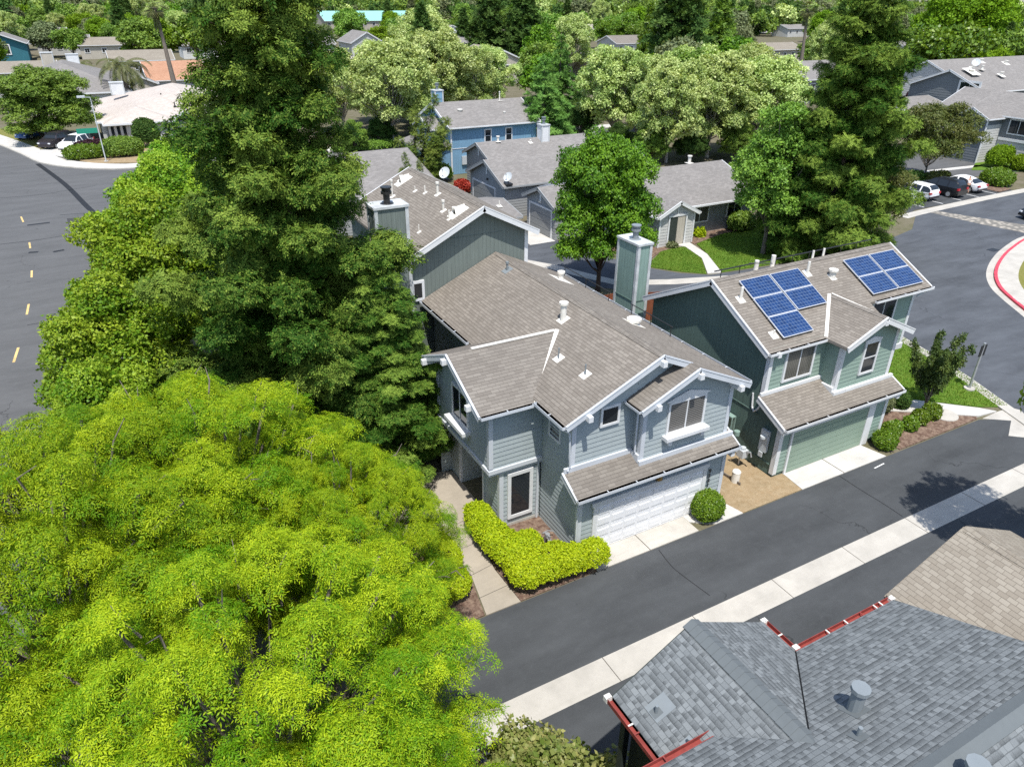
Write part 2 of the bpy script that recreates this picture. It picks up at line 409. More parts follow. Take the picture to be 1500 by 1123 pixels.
def window(root, p, U, N, w_, h, nx=2, ny=1, frame='trim_white', glass='glass', fw=.09, sill=0.0, label=None):
    """p = lower left corner of the outer frame; proud of the wall"""
    p = Vector(p); U = Vector(U); N = Vector(N); Z = V(0, 0, 1)
    def bx(mb, u0, u1, v0, v1, n0, n1, m=0):
        P = [p+U*a+Z*b+N*c for (a, b, c) in ((u0, v0, n1), (u1, v0, n1), (u1, v0, n0), (u0, v0, n0), (u0, v1, n1), (u1, v1, n1), (u1, v1, n0), (u0, v1, n0))]
        if U.cross(Z).dot(N) < 0: P = [P[i] for i in (1, 0, 3, 2, 5, 4, 7, 6)]
        mb.hexa(P, m)
    fr = MB()
    bx(fr, 0, w_, 0, fw, -.02, .062); bx(fr, 0, w_, h-fw, h, -.02, .062)
    bx(fr, 0, fw, fw, h-fw, -.02, .06); bx(fr, w_-fw, w_, fw, h-fw, -.02, .06)
    for i in range(1, nx): u = w_*i/nx; bx(fr, u-.025, u+.025, fw, h-fw, -.02, .052)
    for i in range(1, ny): v = h*i/ny; bx(fr, fw, w_-fw, v-.022, v+.022, -.02, .05)
    wo = fr.build('window', frame, root)
    if label: wo['label'] = label
    g = MB(); q = [p+U*a+Z*b+N*.032 for a, b in ((fw, fw), (w_-fw, fw), (w_-fw, h-fw), (fw, h-fw))]
    if U.cross(Z).dot(N) < 0: q.reverse()
    g.poly(q); g.build('pane', glass, wo)
    if sill:
        sb = MB(); bx(sb, -.12, w_+.12, -.14, -.002, -.02, sill); 
        for a in (.05, w_-.2): bx(sb, a, a+.15, -.34, -.142, -.02, sill*.75)
        sb.build('sill', frame, wo)
    return wo
def roof_pipe(root, p, h=.35, r=.06, m='vent_white', fl=.22, slope=(0, 0), cap=True, capr=1.5, fm=None):
    """pipe with flashing sheet standing on a roof; slope = dz/dx, dz/dy of the roof plane"""
    p = Vector(p); mb = MB(); sx, sy = slope
    if fl:
        q = [p+V(a, b, a*sx+b*sy+.012) for a, b in ((-fl, -fl), (fl, -fl), (fl, fl), (-fl, fl))]; mb.slab(q, .02, 1)
    mb.cyl(p-V(0, 0, .1), r, h+.1, 10)
    if cap: mb.cyl(p+V(0, 0, h), r*capr, .09, 10)
    return mb.build('roof_vent', [m, m if fm is None else fm], root)
X_, Y_, Z_ = V(1, 0, 0), V(0, 1, 0), V(0, 0, 1)
def wall(mb, x0, y0, x1, y1, pts, mode='siding', m=0, board=.19):
    """wall polygon standing on the line (x0,y0)-(x1,y1); outward normal on its right-hand side; pts = (u,v) convex"""
    p = V(x0, y0, 0); U = (V(x1, y1, 0)-p).normalized(); N = V(U.y, -U.x, 0)
    if mode == 'siding': mb.siding(p, U, N, pts, m, board)
    else:
        q = [p+U*a+Z_*b for a, b in pts]
        n = (q[1]-q[0]).cross(q[2]-q[0])
        if n.dot(N) < 0: q.reverse()
        mb.poly(q, m)
def gutter(mb, p, q, N, s=.11, m=0, mi=1):
    """open trough along p-q on the outward side N, top at the line"""
    p = Vector(p); q = Vector(q); N = Vector(N); d = (q-p).normalized()
    def bar(n0, n1, z0, z1, mm):
        P = [a+N*c+Z_*b for a, b, c in ((p, z0, n1), (q, z0, n1), (q, z0, n0), (p, z0, n0), (p, z1, n1), (q, z1, n1), (q, z1, n0), (p, z1, n0))]
        if d.cross(Z_).dot(N) < 0: P = [P[i] for i in (1, 0, 3, 2, 5, 4, 7, 6)]
        mb.hexa(P, mm)
    bar(.0, s, -s, -s+.015, mi); bar(s, s+.015, -s, .0, m); bar(-.015, 0, -s, 0, m)
    for t in (0, 1):
        a = p if t == 0 else q-d*.012; mb.beam(a+N*0, a+N*s, .012, s, m)
    L = (q-p).length; k = int(L/1.3)
    for i in range(1, k+1):
        c = p+d*(L*i/(k+1)); mb.beam(c, c+N*s, .03, .015, m)
def rake(mb, a, b, h=.2, t=.05, m=0, off=.0):
    mb.beam(a, b, t, h, m, off=off)
# ======================================================================= main house
MH = thing('house', 'blue-grey two-storey house with white two-car garage door, front of the picture', 'house', (14.85, 20, 0))
s = .455; RX, RZ = 14.85, 7.22
def zl(x): return RZ-s*(RX-x)
def zr(x): return RZ-s*(x-RX)
EL, ER = 11.06, 18.62
WZ, WY = 6.6, 21.1          # wing ridge
def zw(y): return WZ-s*abs(y-WY)
wl = MB()
# garage front and sides
wall(wl, 11.62, 16.32, 18.28, 16.32, [(0, 0), (6.66, 0), (6.66, 2.95), (0, 2.95)])
wall(wl, 11.62, 16.95, 11.62, 16.32, [(0, 0), (.63, 0), (.63, 2.98), (0, 3.38)])
wall(wl, 11.62, 18.87, 11.62, 16.95, [(0, 0), (1.92, 0), (1.92, 5.66), (0, 5.66)])
wall(wl, 18.28, 16.32, 18.28, 16.95, [(0, 0), (.63, 0), (.63, 3.38), (0, 2.98)])
# second storey front, bay
wall(wl, 11.62, 16.95, 14.2, 16.95, [(0, 3.3), (2.58, 3.3), (2.58, zl(14.2)-.1), (0, zl(11.62)-.1)])
wall(wl, 14.2, 16.95, 16.05, 16.95, [(0, 5.5), (1.85, 5.5), (1.85, zr(16.05)-.1), (.65, zl(14.85)-.1), (0, zl(14.2)-.1)])
BX, BZ = 16.05, 6.674
wall(wl, 14.2, 16.47, 16.05, 16.47, [(0, 3.2), (1.85, 3.2), (1.85, BZ-.1), (0, BZ-.1-s*1.85)])
wall(wl, 16.05, 16.47, 18.22, 16.47, [(0, 3.2), (2.17, 3.2), (2.17, zr(18.22)-.1), (0, BZ-.1)])
wall(wl, 14.2, 16.95, 14.2, 16.47, [(0, 3.2), (.48, 3.2), (.48, 5.72), (0, 5.72)])
wall(wl, 18.22, 16.47, 18.22, 28.75, [(0, 0), (12.28, 0), (12.28, 5.58), (0, 5.58)])
# wing upper storey
wall(wl, 9.47, 18.87, 11.62, 18.87, [(0, 2.78), (2.15, 2.78), (2.15, 5.5), (0, 5.5)])
wall(wl, 9.47, 23.33, 9.47, 18.87, [(0, 2.78), (4.46, 2.78), (4.46, zw(18.87)-.1), (2.23, WZ-.1), (0, zw(23.33)-.1)])
wall(wl, 11.62, 23.33, 9.47, 23.33, [(0, 0), (2.15, 0), (2.15, 5.5), (0, 5.5)])
wall(wl, 11.62, 28.75, 11.62, 23.33, [(0, 0), (5.42, 0), (5.42, 5.6), (0, 5.6)])
# wing lower storey with the recessed entry
wall(wl, 9.93, 18.95, 11.62, 18.95, [(0, 0), (1.69, 0), (1.69, 2.7), (0, 2.7)])
wall(wl, 9.93, 20.25, 9.93, 18.95, [(0, 0), (1.3, 0), (1.3, 2.7), (0, 2.7)])
wall(wl, 11.3, 22.3, 11.3, 20.25, [(0, 0), (2.05, 0), (2.05, 2.7), (0, 2.7)])
wall(wl, 9.93, 22.3, 11.3, 22.3, [(0, 0), (1.37, 0), (1.37, 2.7), (0, 2.7)])
wall(wl, 9.93, 23.33, 9.93, 22.3, [(0, 0), (1.03, 0), (1.03, 2.7), (0, 2.7)])
wl.box((9.47, 18.9, 2.68), (11.6, 23.3, 2.77))
wl.build('wall', 'siding_bluegrey', MH)
# corner boards, belly bands and flashings
tr = MB(); cb = .055
def corner(x, y, z0, z1, sx, sy, w_=.13):
    tr.box((x+sx*cb*.75, y+sy*cb*.75, z0), (x-sx*w_, y+sy*cb*.2, z1)); tr.box((x+sx*cb*.7, y+sy*cb*.2, z0), (x+sx*cb*.2-sx*.0, y-sy*w_, z1))
corner(11.62, 16.32, 0, 2.9, -1, -1); corner(18.28, 16.32, 0, 2.9, 1, -1)
corner(11.62, 16.95, 3.4, 5.5, -1, -1); corner(14.2, 16.47, 3.25, 5.6, -1, -1); corner(18.22, 16.47, 3.25, 5.45, 1, -1)
corner(9.47, 18.87, 2.92, 5.4, -1, -1); corner(9.93, 18.95, 0, 2.66, -1, -1); corner(9.47, 23.33, 2.92, 5.2, -1, 1)
tr.box((11.44, 18.86, 0), (11.52, 18.93, 2.6))
tr.box((9.40, 18.79, 2.70), (11.6, 18.865, 2.86)); tr.box((9.42, 18.83, 2.60), (11.6, 18.90, 2.695))
tr.box((9.395, 18.866, 2.70), (9.465, 23.36, 2.86))
tr.box((9.86, 20.15, 0), (9.96, 20.27, 2.66)); tr.box((9.86, 22.28, 0), (9.96, 22.4, 2.66))
tr.box((11.3, 16.84, 3.36), (14.12, 16.925, 3.56)); tr.box((14.1, 16.33, 3.1), (18.5, 16.44, 3.29)); tr.box((14.08, 16.44, 3.2), (14.175, 16.84, 3.5))
tr.build('trim', 'trim_main', MH)
ft = MB(); ft.box((11.64, 16.30, -.02), (18.3, 16.29, .1)); ft.box((9.95, 18.93, -.02), (11.6, 18.94, .13)); ft.build('footing', 'concrete', MH)
# roof
rf = MB(); T = .13
rf.slab([(EL, 16.55, zl(EL)), (RX, 16.55, RZ), (RX, 28.78, RZ), (EL, 28.78, zl(EL))], T)
rf.slab([(RX, 16.55, RZ), (BX, 16.55, zr(BX)), (BX, 28.78, zr(BX)), (RX, 28.78, RZ)], T)
rf.slab([(BX, 16.03, zr(BX)), (ER, 16.03, zr(ER)), (ER, 28.78, zr(ER)), (BX, 28.78, zr(BX))], T)
rf.build('roof', 'roof_brown', MH)
rw = MB(); JX = RX-(RZ-WZ)/s
rw.slab([(8.93, 18.5, zw(18.5)), (EL+.02, 18.5, zw(18.5)), (JX, WY, WZ), (8.93, WY, WZ)], T)
rw.slab([(8.93, WY, WZ), (JX, WY, WZ), (EL+.02, 23.7, zw(23.7)), (8.93, 23.7, zw(23.7))], T)
rw.slab([(13.72, 16.03, BZ-s*(BX-13.72)), (BX-.003, 16.03, BZ), (BX-.003, 17.02, BZ), (13.72, 17.02, BZ-s*(BX-13.72))], T)
rw.slab([(11.28, 15.93, 2.90), (18.5, 15.93, 2.90), (18.5, 16.93, 3.42), (11.28, 16.93, 3.42)], .12)
wr_ = rw.build('roof', 'roof_wing', MH); wr_['label'] = 'lower roofs over the wing, bay and garage'
vf = MB()
vf.beam((EL+.02, 18.46, zw(18.5)+.03), (JX, WY, WZ+.03), .16, .02)
vf.beam((9.9, WY, WZ+.03), (JX-.1, WY, WZ+.03), .14, .03)
vf.build('valley_flashing', 'vent_white', MH)
fb = MB()
for a, b in (((EL, 16.53, zl(EL)), (RX, 16.53, RZ)), ((RX, 16.53, RZ), (BX+.1, 16.53, zr(BX+.1))), ((13.7, 16.01, BZ-s*(BX-13.7)), (BX, 16.01, BZ)), ((BX, 16.01, BZ), (ER+.02, 16.01, zr(ER+.02))),
             ((8.91, 18.48, zw(18.48)), (8.91, WY, WZ)), ((8.91, WY, WZ), (8.91, 23.7, zw(23.7))), ((11.26, 15.93, 2.88), (11.26, 16.9, 3.4)), ((18.52, 15.93, 2.88), (18.52, 16.9, 3.4))):
    rake(fb, V(*a)-Z_*.05, V(*b)-Z_*.05, .17, .045)
    rake(fb, V(*a)+Z_*.015, V(*b)+Z_*.015, .05, .07)
fb.build('fascia', 'trim_main', MH)
bk = MB()
def bracket(p, d): p = V(*p); bk.beam(p, p+V(*d), .17, .2)
for x in (11.9, ):
    bracket((x, 16.95, zl(x)-.14), (0, -.62, 0))
bracket((RX-.08, 16.95, RZ-.16), (0, -.62, 0)); bracket((14.35, 16.47, 5.72), (0, -.6, 0)); bracket((BX, 16.47, BZ-.17), (0, -.62, 0)); bracket((18.1, 16.47, 5.52), (0, -.6, 0)); bracket((18.2, 16.32, 2.72), (0, -.45, 0))
bracket((9.47, 19.15, zw(19.15)-.15), (-.75, 0, 0)); bracket((9.47, WY, WZ-.17), (-.75, 0, 0)); bracket((9.47, 23.0, zw(23)-.15), (-.75, 0, 0))
bk.build('bracket', 'trim_white', MH)
gt = MB()
gutter(gt, (11.26, 15.93, 2.9), (18.54, 15.93, 2.9), (0, -1, 0)); gutter(gt, (8.95, 18.5, zw(18.5)), (EL-.1, 18.5, zw(18.5)), (0, -1, 0))
gutter(gt, (EL, 16.55, zl(EL)), (EL, 18.4, zl(EL)), (-1, 0, 0)); gutter(gt, (ER, 16.1, zr(ER)), (ER, 28.7, zr(ER)), (1, 0, 0)); gutter(gt, (13.72, 16.05, BZ-s*(BX-13.72)), (13.72, 16.9, BZ-s*(BX-13.72)), (-1, 0, 0), .09)
gutter(gt, (EL, 23.8, zl(EL)), (EL, 28.7, zl(EL)), (-1, 0, 0))
gt.build('gutter', ['trim_main', 'dark_gap'], MH)
dp = MB()
dp.tube([(11.0, 16.7, 5.36), (11.4, 16.8, 5.0), (11.5, 16.82, 3.65), (11.4, 16.8, 3.5)], .035, 6); dp.tube([(13.8, 16.5, 5.5), (14.05, 16.62, 5.2), (14.08, 16.62, 3.55)], .035, 6)
dp.tube([(11.38, 16.1, 2.8), (11.5, 16.22, 2.6), (11.53, 16.24, .15)], .035, 6)
dp.build('downspout', 'trim_main', MH)
# garage door with pressed panels
gd = MB(); gx0, gx1, gz1 = 12.38, 17.22, 2.02
n_r, n_c = 4, 8
gd.box((gx0, 16.29, 0.02), (gx1, 16.27, gz1))
for r in range(n_r):
    z0 = .03+r*(gz1-.03)/n_r
    gd.box((gx0+.005, 16.269, z0+.012), (gx1-.005, 16.258, z0+(gz1-.03)/n_r-.006))
    for c in range(n_c):
        a = gx0+.06+c*(gx1-gx0-.06)/n_c; b = a+(gx1-gx0-.06)/n_c-.09
        gd.box((a, 16.2575, z0+.10), (b, 16.244, z0+.40))
        gd.box((a+.03, 16.2435, z0+.13), (b-.03, 16.238, z0+.37))
gdo = gd.build('garage_door', 'door_white', MH)
gf = MB(); gf.box((gx0-.17, 16.305, 0), (gx0, 16.235, gz1+.02)); gf.box((gx1, 16.305, 0), (gx1+.17, 16.235, gz1+.02)); gf.box((gx0-.24, 16.305, gz1+.02), (gx1+.24, 16.225, gz1+.2))
gf.build('door_frame', 'trim_white', gdo)
for i, ch in enumerate('9221'):
    fo = text_mesh('house_number', ch, .24, 'black_metal', MH, .008, .008)
    fo.location = V(gx1+.30, 16.22, 1.78-i*.22)-ORG[MH.name]; fo.rotation_euler = (R_(90), 0, 0)
# windows
window(MH, (12.68, 16.93, 4.80), X_, -Y_, .80, .78, 1, 1, glass='glass')
w1 = window(MH, (15.22, 16.45, 4.02), X_, -Y_, 1.72, 1.32, 2, 1, glass='glass_blind', sill=.3)
hd = MB(); hd.prism([(15.12, 16.43, 5.345), (17.06, 16.43, 5.345), (17.06, 16.43, 5.40), (16.09, 16.43, 5.66), (15.12, 16.43, 5.40)], (0, -.04, 0)); hd.build('head_board', 'trim_white', w1)
window(MH, (10.22, 18.925, .38), X_, -Y_, 1.06, 2.05, 1, 1, fw=.14)
window(MH, (11.64, 18.42, 4.02), -Y_, -X_, .80, 1.0, 1, 2)
window(MH, (9.45, 21.85, 3.66), -Y_, -X_, 1.4, 1.42, 2, 1, sill=.34)
dr = MB(); dr.box((11.275, 20.9, .05), (11.24, 21.8, 2.1)); dro = dr.build('entry_door', 'door_white', MH)
d2 = MB(); d2.box((11.28, 20.75, 0), (11.22, 20.88, 2.2)); d2.box((11.28, 21.82, 0), (11.22, 21.95, 2.2)); d2.box((11.28, 20.75, 2.201), (11.22, 21.95, 2.32)); d2.build('door_frame', 'trim_white', dro)
lp = MB(); lp.box((14.93, 16.29, 2.28), (15.11, 16.16, 2.52)); lp.box((14.96, 16.16, 2.3), (15.08, 16.12, 2.48)); lp.build('wall_lamp', 'brass', MH)
hb = MB(); hb.tube([(11.45, 17.6, .3), (11.2, 17.6, .42), (10.95, 17.55, .42)], .025, 6); hb.tube([(11.05, 17.5, 0), (11.05, 17.5, .45), (11.05, 17.2, .5), (11.05, 17.2, 0)], .04, 7); hb.cyl((11.05, 17.35, .36), .09, .16, 8); hb.cyl((11.05, 17.2, .2), .07, .14, 8); hb.tube([(11.28, 17.1, 0), (11.28, 17.1, .3), (11.28, 16.9, .3), (11.28, 16.9, 0)], .035, 6)
hb.build('backflow_valve', 'galv', MH)
# roof fittings
for (x, y, h) in ((13.95, 21.42, .62), (12.67, 19.64, .42), (12.77, 18.07, .40)):
    big = h > .5
    roof_pipe(MH, (x, y, zl(x)), h, .12 if big else .028, 'vent_white' if big else 'vent_grey', .2 if big else .17, (s, 0), big, fm='vent_white')
roof_pipe(MH, (16.91, 20.84, zr(16.91)), .12, .2, 'vent_white', .35, (-s, 0))
roof_pipe(MH, (17.1, 26.6, zr(17.1)), .3, .12, 'vent_white', .45, (-s, 0))
roof_pipe(MH, (14.4, 26.8, zl(14.4)), .3, .05, 'vent_grey', .2, (s, 0))
hr = MB()
for a, b in (((18.4, 28.4), (18.4, 24.5)), ((18.4, 23.0), (18.4, 20.2))):
    z = zr(18.4)+.45; hr.tube([(a[0], a[1], z), (b[0], b[1], z)], .02, 6)
    for y in (a[1]-.1, (a[1]+b[1])/2, b[1]+.1): hr.tube([(a[0], y, z-.5), (a[0], y, z)], .018, 6)
hr.build('cable_rail', 'black_metal', MH)
def ridge_caps(root, p, q, side, drop, m, wd=.17, st=.3):
    p = Vector(p); q = Vector(q); sv = Vector(side); L_ = (q-p).length; d = (q-p)/L_; n = int(L_/st); mb = MB()
    for i in range(n):
        a = p+d*(i*st); b = p+d*min(L_, (i+1)*st+.03); dz = V(0, 0, drop*wd)
        for sg in (1, -1):
            o = sv*(wd*sg); mb.slab([a+Z_*.03, b+Z_*.018, b+o-dz+Z_*.018, a+o-dz+Z_*.03], .014)
    mb.build('ridge_cap', m, root)
ridge_caps(MH, (RX, 16.56, RZ), (RX, 28.7, RZ), X_, s, 'roof_wing')
# ======================================================================= green solar house
GH = thing('house', 'sage green two-storey house with solar panels on its brown roof', 'house', (26, 20, 0))
gy, gz, gs = 21.25, 7.25, .52
def zf(y): return gz-gs*(gy-y)
def zb(y): return gz-gs*(y-gy)
wl = MB(); wp = MB()
wall(wl, 21.52, 16.55, 28.12, 16.55, [(0, 0.16), (6.6, 0.16), (6.6, 2.68), (0, 2.68)])
wall(wl, 21.52, 17.78, 24.75, 17.78, [(0, 3.2), (3.23, 3.2), (3.23, 5.45), (0, 5.45)])
bx, bz, bs = 26.45, 6.31, .45
wall(wl, 24.75, 16.95, 28.15, 16.95, [(0, 2.85), (3.4, 2.85), (3.4, bz-bs*1.7-.1), (1.7, bz-.1), (0, bz-bs*1.7-.1)])
wall(wl, 24.75, 17.78, 24.75, 16.95, [(0, 2.85), (.83, 2.85), (.83, 5.5), (0, 5.5)])
wall(wl, 28.15, 16.95, 28.15, 19.1, [(0, 0), (2.15, 0), (2.15, 5.5), (0, 5.5)])
wall(wl, 28.15, 19.1, 32.1, 19.1, [(0, 2.75), (3.95, 2.75), (3.95, 6.05), (0, 6.05)])
wall(wl, 28.15, 19.7, 31.7, 19.7, [(0, 0), (3.55, 0), (3.55, 2.75), (0, 2.75)])
wall(wl, 32.1, 19.1, 32.1, 24.9, [(0, 2.75), (5.8, 2.75), (5.8, zb(24.9)-.1), (2.15, gz-.1), (0, zf(19.1)-.1)])
wall(wl, 31.7, 19.7, 31.7, 24.9, [(0, 0), (5.2, 0), (5.2, 2.75), (0, 2.75)])
wl.box((28.1, 19.12, 2.66), (32.08, 24.9, 2.745))
wl.build('wall', 'siding_green', GH)
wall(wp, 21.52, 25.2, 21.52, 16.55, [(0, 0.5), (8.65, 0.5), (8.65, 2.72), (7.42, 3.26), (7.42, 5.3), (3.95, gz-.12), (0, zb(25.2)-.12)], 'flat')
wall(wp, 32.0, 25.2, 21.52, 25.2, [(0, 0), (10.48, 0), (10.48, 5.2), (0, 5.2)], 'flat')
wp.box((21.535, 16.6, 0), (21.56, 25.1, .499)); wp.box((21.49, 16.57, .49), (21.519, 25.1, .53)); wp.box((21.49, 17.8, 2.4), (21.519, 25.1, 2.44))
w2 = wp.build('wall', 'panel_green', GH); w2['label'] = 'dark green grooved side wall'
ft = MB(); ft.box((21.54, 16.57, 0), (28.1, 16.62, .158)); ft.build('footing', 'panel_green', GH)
tr = MB()
corner(21.52, 16.55, .14, 2.62, -1, -1, .17); corner(28.12, 16.55, .14, 2.62, 1, -1, .14); corner(21.52, 17.78, 3.4, 5.3, -1, -1, .15); corner(24.75, 16.95, 3.0, 5.35, -1, -1, .15); corner(28.15, 16.95, 3.0, 5.35, 1, -1, .15); corner(32.1, 19.1, 2.9, 5.85, 1, -1, .13)
tr.box((21.25, 17.66, 3.28), (24.74, 17.755, 3.52)); tr.box((24.62, 16.80, 2.88), (28.4, 16.925, 3.12)); tr.box((24.6, 16.93, 2.95), (24.72, 17.7, 3.3))
tr.box((28.16, 19.0, 2.62), (32.17, 19.075, 2.9)); tr.box((32.12, 19.08, 2.62), (32.18, 24.9, 2.9)); tr.box((31.6, 19.62, 0), (31.74, 19.76, 2.6)); tr.box((28.3, 19.3, 0), (28.42, 19.42, 2.6))
tr.build('trim', 'trim_white', GH)
rf = MB()
rf.slab([(21.18, 17.62, zf(17.62)), (28.2, 17.62, zf(17.62)), (28.2, gy, gz), (21.18, gy, gz)], T)
rf.slab([(28.2, 18.62, zf(18.62)), (32.5, 18.62, zf(18.62)), (32.5, gy, gz), (28.2, gy, gz)], T)
rf.slab([(21.18, gy, gz), (32.5, gy, gz), (32.5, 25.6, zb(25.6)), (21.18, 25.6, zb(25.6))], T)
rf.slab([(24.38, 16.52, bz-bs*(bx-24.38)), (bx, 16.52, bz), (bx, gy-(gz-bz)/gs, bz), (24.38, gy-(gz-bz+bs*(bx-24.38))/gs, bz-bs*(bx-24.38))], T)
rf.slab([(bx, 16.52, bz), (28.52, 16.52, bz-bs*(28.52-bx)), (28.52, 19.08, bz-bs*(28.52-bx)), (bx, 19.44, bz)], T)
rf.slab([(21.18, 16.15, 2.66), (28.42, 16.15, 2.66), (28.42, 16.93, 3.03), (24.73, 16.93, 3.03), (24.73, 17.76, 3.42), (21.18, 17.76, 3.42)], .12)
rf.build('roof', 'roof_brown', GH)
vf = MB(); vf.beam((24.42, 17.64, 5.42), (bx-.06, 19.40, bz+.03), .14, .02); vf.beam((27.95, 17.7, 5.66), (bx+.1, 19.4, bz+.03), .1, .02); vf.build('valley_flashing', 'vent_white', GH)
fb = MB()
for a, b in (((21.16, 17.6, zf(17.6)), (21.16, gy, gz)), ((21.16, gy, gz), (21.16, 25.6, zb(25.6))), ((32.52, 18.62, zf(18.62)), (32.52, gy, gz)), ((32.52, gy, gz), (32.52, 25.6, zb(25.6))),
             ((24.36, 16.5, bz-bs*(bx-24.36)), (bx, 16.5, bz)), ((bx, 16.5, bz), (28.54, 16.5, bz-bs*(28.54-bx))), ((21.16, 16.13, 2.65), (21.16, 17.7, 3.39)), ((28.44, 16.13, 2.65), (28.44, 16.93, 3.03))):
    rake(fb, V(*a)-Z_*.05, V(*b)-Z_*.05, .19, .045); rake(fb, V(*a)+Z_*.015, V(*b)+Z_*.015, .05, .07)
fb.box((21.2, 16.2, 2.36), (28.4, 16.16, 2.55))
fb.build('fascia', 'trim_white', GH)
bk = MB(); bracket((bx, 16.95, bz-.16), (0, -.5, 0)); bracket((21.7, 17.78, 5.32), (0, -.3, 0)); bracket((28.1, 16.55, 2.5), (0, -.45, 0)); bk.build('bracket', 'trim_white', GH)
gt = MB(); gutter(gt, (21.2, 16.15, 2.66), (28.44, 16.15, 2.66), (0, -1, 0)); gutter(gt, (21.2, 17.62, zf(17.62)), (24.4, 17.62, zf(17.62)), (0, -1, 0)); gutter(gt, (28.56, 18.62, zf(18.62)), (32.55, 18.62, zf(18.62)), (0, -1, 0))
gt.tube([(32.6, 18.56, 5.85), (32.72, 18.6, 5.75), (32.5, 18.9, 5.5), (32.2, 19.0, 5.3)], .04, 6); gt.tube([(21.45, 17.6, 3.2), (21.42, 17.9, 2.6), (21.45, 18.05, 2.45), (21.48, 18.2, 2.6), (21.5, 18.3, 3.2)], .04, 6)
gt.build('gutter', ['trim_white', 'dark_gap'], GH)
gd = MB(); gx0, gx1, gz1 = 22.22, 26.86, 2.05
gd.box((gx0, 16.53, .02), (gx1, 16.50, gz1)); nb = 8
for r in range(nb): z0 = .02+r*(gz1-.02)/nb; gd.box((gx0+.01, 16.499, z0+.02), (gx1-.01, 16.482, z0+(gz1-.02)/nb-.01))
gdo = gd.build('garage_door', 'door_green', GH)
gf = MB(); gf.box((gx0-.1, 16.53, 0), (gx0, 16.46, 2.3)); gf.box((gx1, 16.53, 0), (gx1+.42, 16.45, 2.3)); gf.box((gx0-.1, 16.53, gz1), (gx1, 16.455, 2.35)); gf.build('door_frame', 'trim_white', gdo)
window(GH, (22.36, 17.76, 3.72), X_, -Y_, 1.72, 1.5, 2, 1, glass='glass_curtain', fw=.1)
w3 = window(GH, (26.05, 16.93, 3.55), X_, -Y_, .95, 1.55, 1, 2, fw=.1)
hd = MB(); hd.prism([(26.0, 16.92, 5.105), (27.05, 16.92, 5.105), (27.05, 16.92, 5.16), (26.52, 16.92, 5.3), (26.0, 16.92, 5.16)], (0, -.05, 0)); hd.build('head_board', 'trim_white', w3)
window(GH, (29.1, 19.08, 4.3), X_, -Y_, 1.75, 1.5, 2, 1, fw=.1)
mt = MB(); mt.box((21.49, 17.0, 1.0), (21.36, 17.4, 2.0)); mt.cyl((21.3, 17.2, 1.65), .12, .1, 12); mt.box((21.35, 17.1, .75), (21.3, 17.3, .98)); mt.build('electric_meter', 'vent_light', GH)
mt = MB(); mt.box((21.45, 18.9, 1.7), (21.2, 19.9, 1.75)); mt.box((21.45, 18.9, 1.0), (21.4, 19.9, 1.69)); mt.tube([(21.22, 18.9, 1.7), (21.22, 18.9, .3)], .03, 6); mt.cyl((21.2, 20.2, 1.9), .13, .35, 10); mt.cyl((21.2, 18.5, 1.1), .13, .2, 10); mt.build('utility_cabinet', 'panel_chimney_green', GH)
for (x, y, h, r) in ((21.8, 20.1, .55, .06), (22.05, 18.3, .22, .04), (26.2, 20.6, .55, .06), (27.36, 20.17, .28, .14), (24.6, 22.1, .5, .1), (25.5, 22.0, .58, .1), (27.6, 21.6, .4, .05), (28.3, 21.6, .4, .05)):
    roof_pipe(GH, (x, y, zf(y) if y < gy else zb(y)), h, r, 'vent_white', .17, (0, gs if y < gy else -gs), r > .1)
ra = MB(); ra.tube([(22.2, 22.2, 7.15), (32.4, 22.2, 7.15)], .03, 6); ra.tube([(24.0, 22.0, 7.3), (24.8, 21.4, 7.35)], .02, 6)
for i in range(9): ra.tube([(22.6+i*1.1, 22.2, 6.6), (22.6+i*1.1, 22.2, 7.2)], .02, 5)
ra.build('cable_rail', 'black_metal', GH)
ridge_caps(GH, (21.2, gy, gz), (32.48, gy, gz), Y_, gs, 'roof_wing')
ridge_caps(GH, (bx, 16.54, bz), (bx, 19.3, bz), X_, bs, 'roof_wing')
# solar panels: each a thing clamped to the roof
def solar(x0, x1, y0, y1, lab):
    n = V(0, -gs, 1).normalized(); r = thing('solar_panel', lab, 'solar panel', ((x0+x1)/2, (y0+y1)/2, zf((y0+y1)/2)), group='blue solar panels on the green house roof')
    c = [V(x, y, zf(y))+n*.14 for x, y in ((x0, y0), (x1, y0), (x1, y1), (x0, y1))]; mb = MB()
    mb.prism(c, -n*.045); mb.build('frame', 'panel_rail', r)
    o_ = .022; d = V(0, 1, gs).normalized()
    q = [c[0]+X_*o_+d*o_, c[1]-X_*o_+d*o_, c[2]-X_*o_-d*o_, c[3]+X_*o_-d*o_]; g = MB(); g.poly([p+n*.003 for p in q]); g.build('cells', 'solar_cell', r)
    sk = MB()
    for y in (y0+.0, ): sk.prism([V(x0, y, zf(y))+n*.09, V(x1, y, zf(y))+n*.09, V(x1, y, zf(y))+n*.005, V(x0, y, zf(y))+n*.005], V(0, .03, 0))
    sk.build('skirt', 'black_metal', r)
for i, (a, b) in enumerate(((22.28, 23.97), (24.05, 25.76))):
    for j, (c, d) in enumerate(((19.95, 20.86), (19.02, 19.93))):
        solar(a, b, c, d, '%s, left-hand array of five solar panels' % (('upper left panel', 'lower panel directly below the upper left one'), ('upper right panel', 'middle right panel'))[i][j] if False else ['solar panel at the top left of the five-panel array', 'solar panel between the top left one and the lone lowest one', 'solar panel at the top right of the five-panel array', 'solar panel beside the roof valley, below the top right one'][i*2+j])
solar(22.28, 23.97, 18.02, 19.0, 'lone lowest solar panel of the five-panel array, near the gutter')
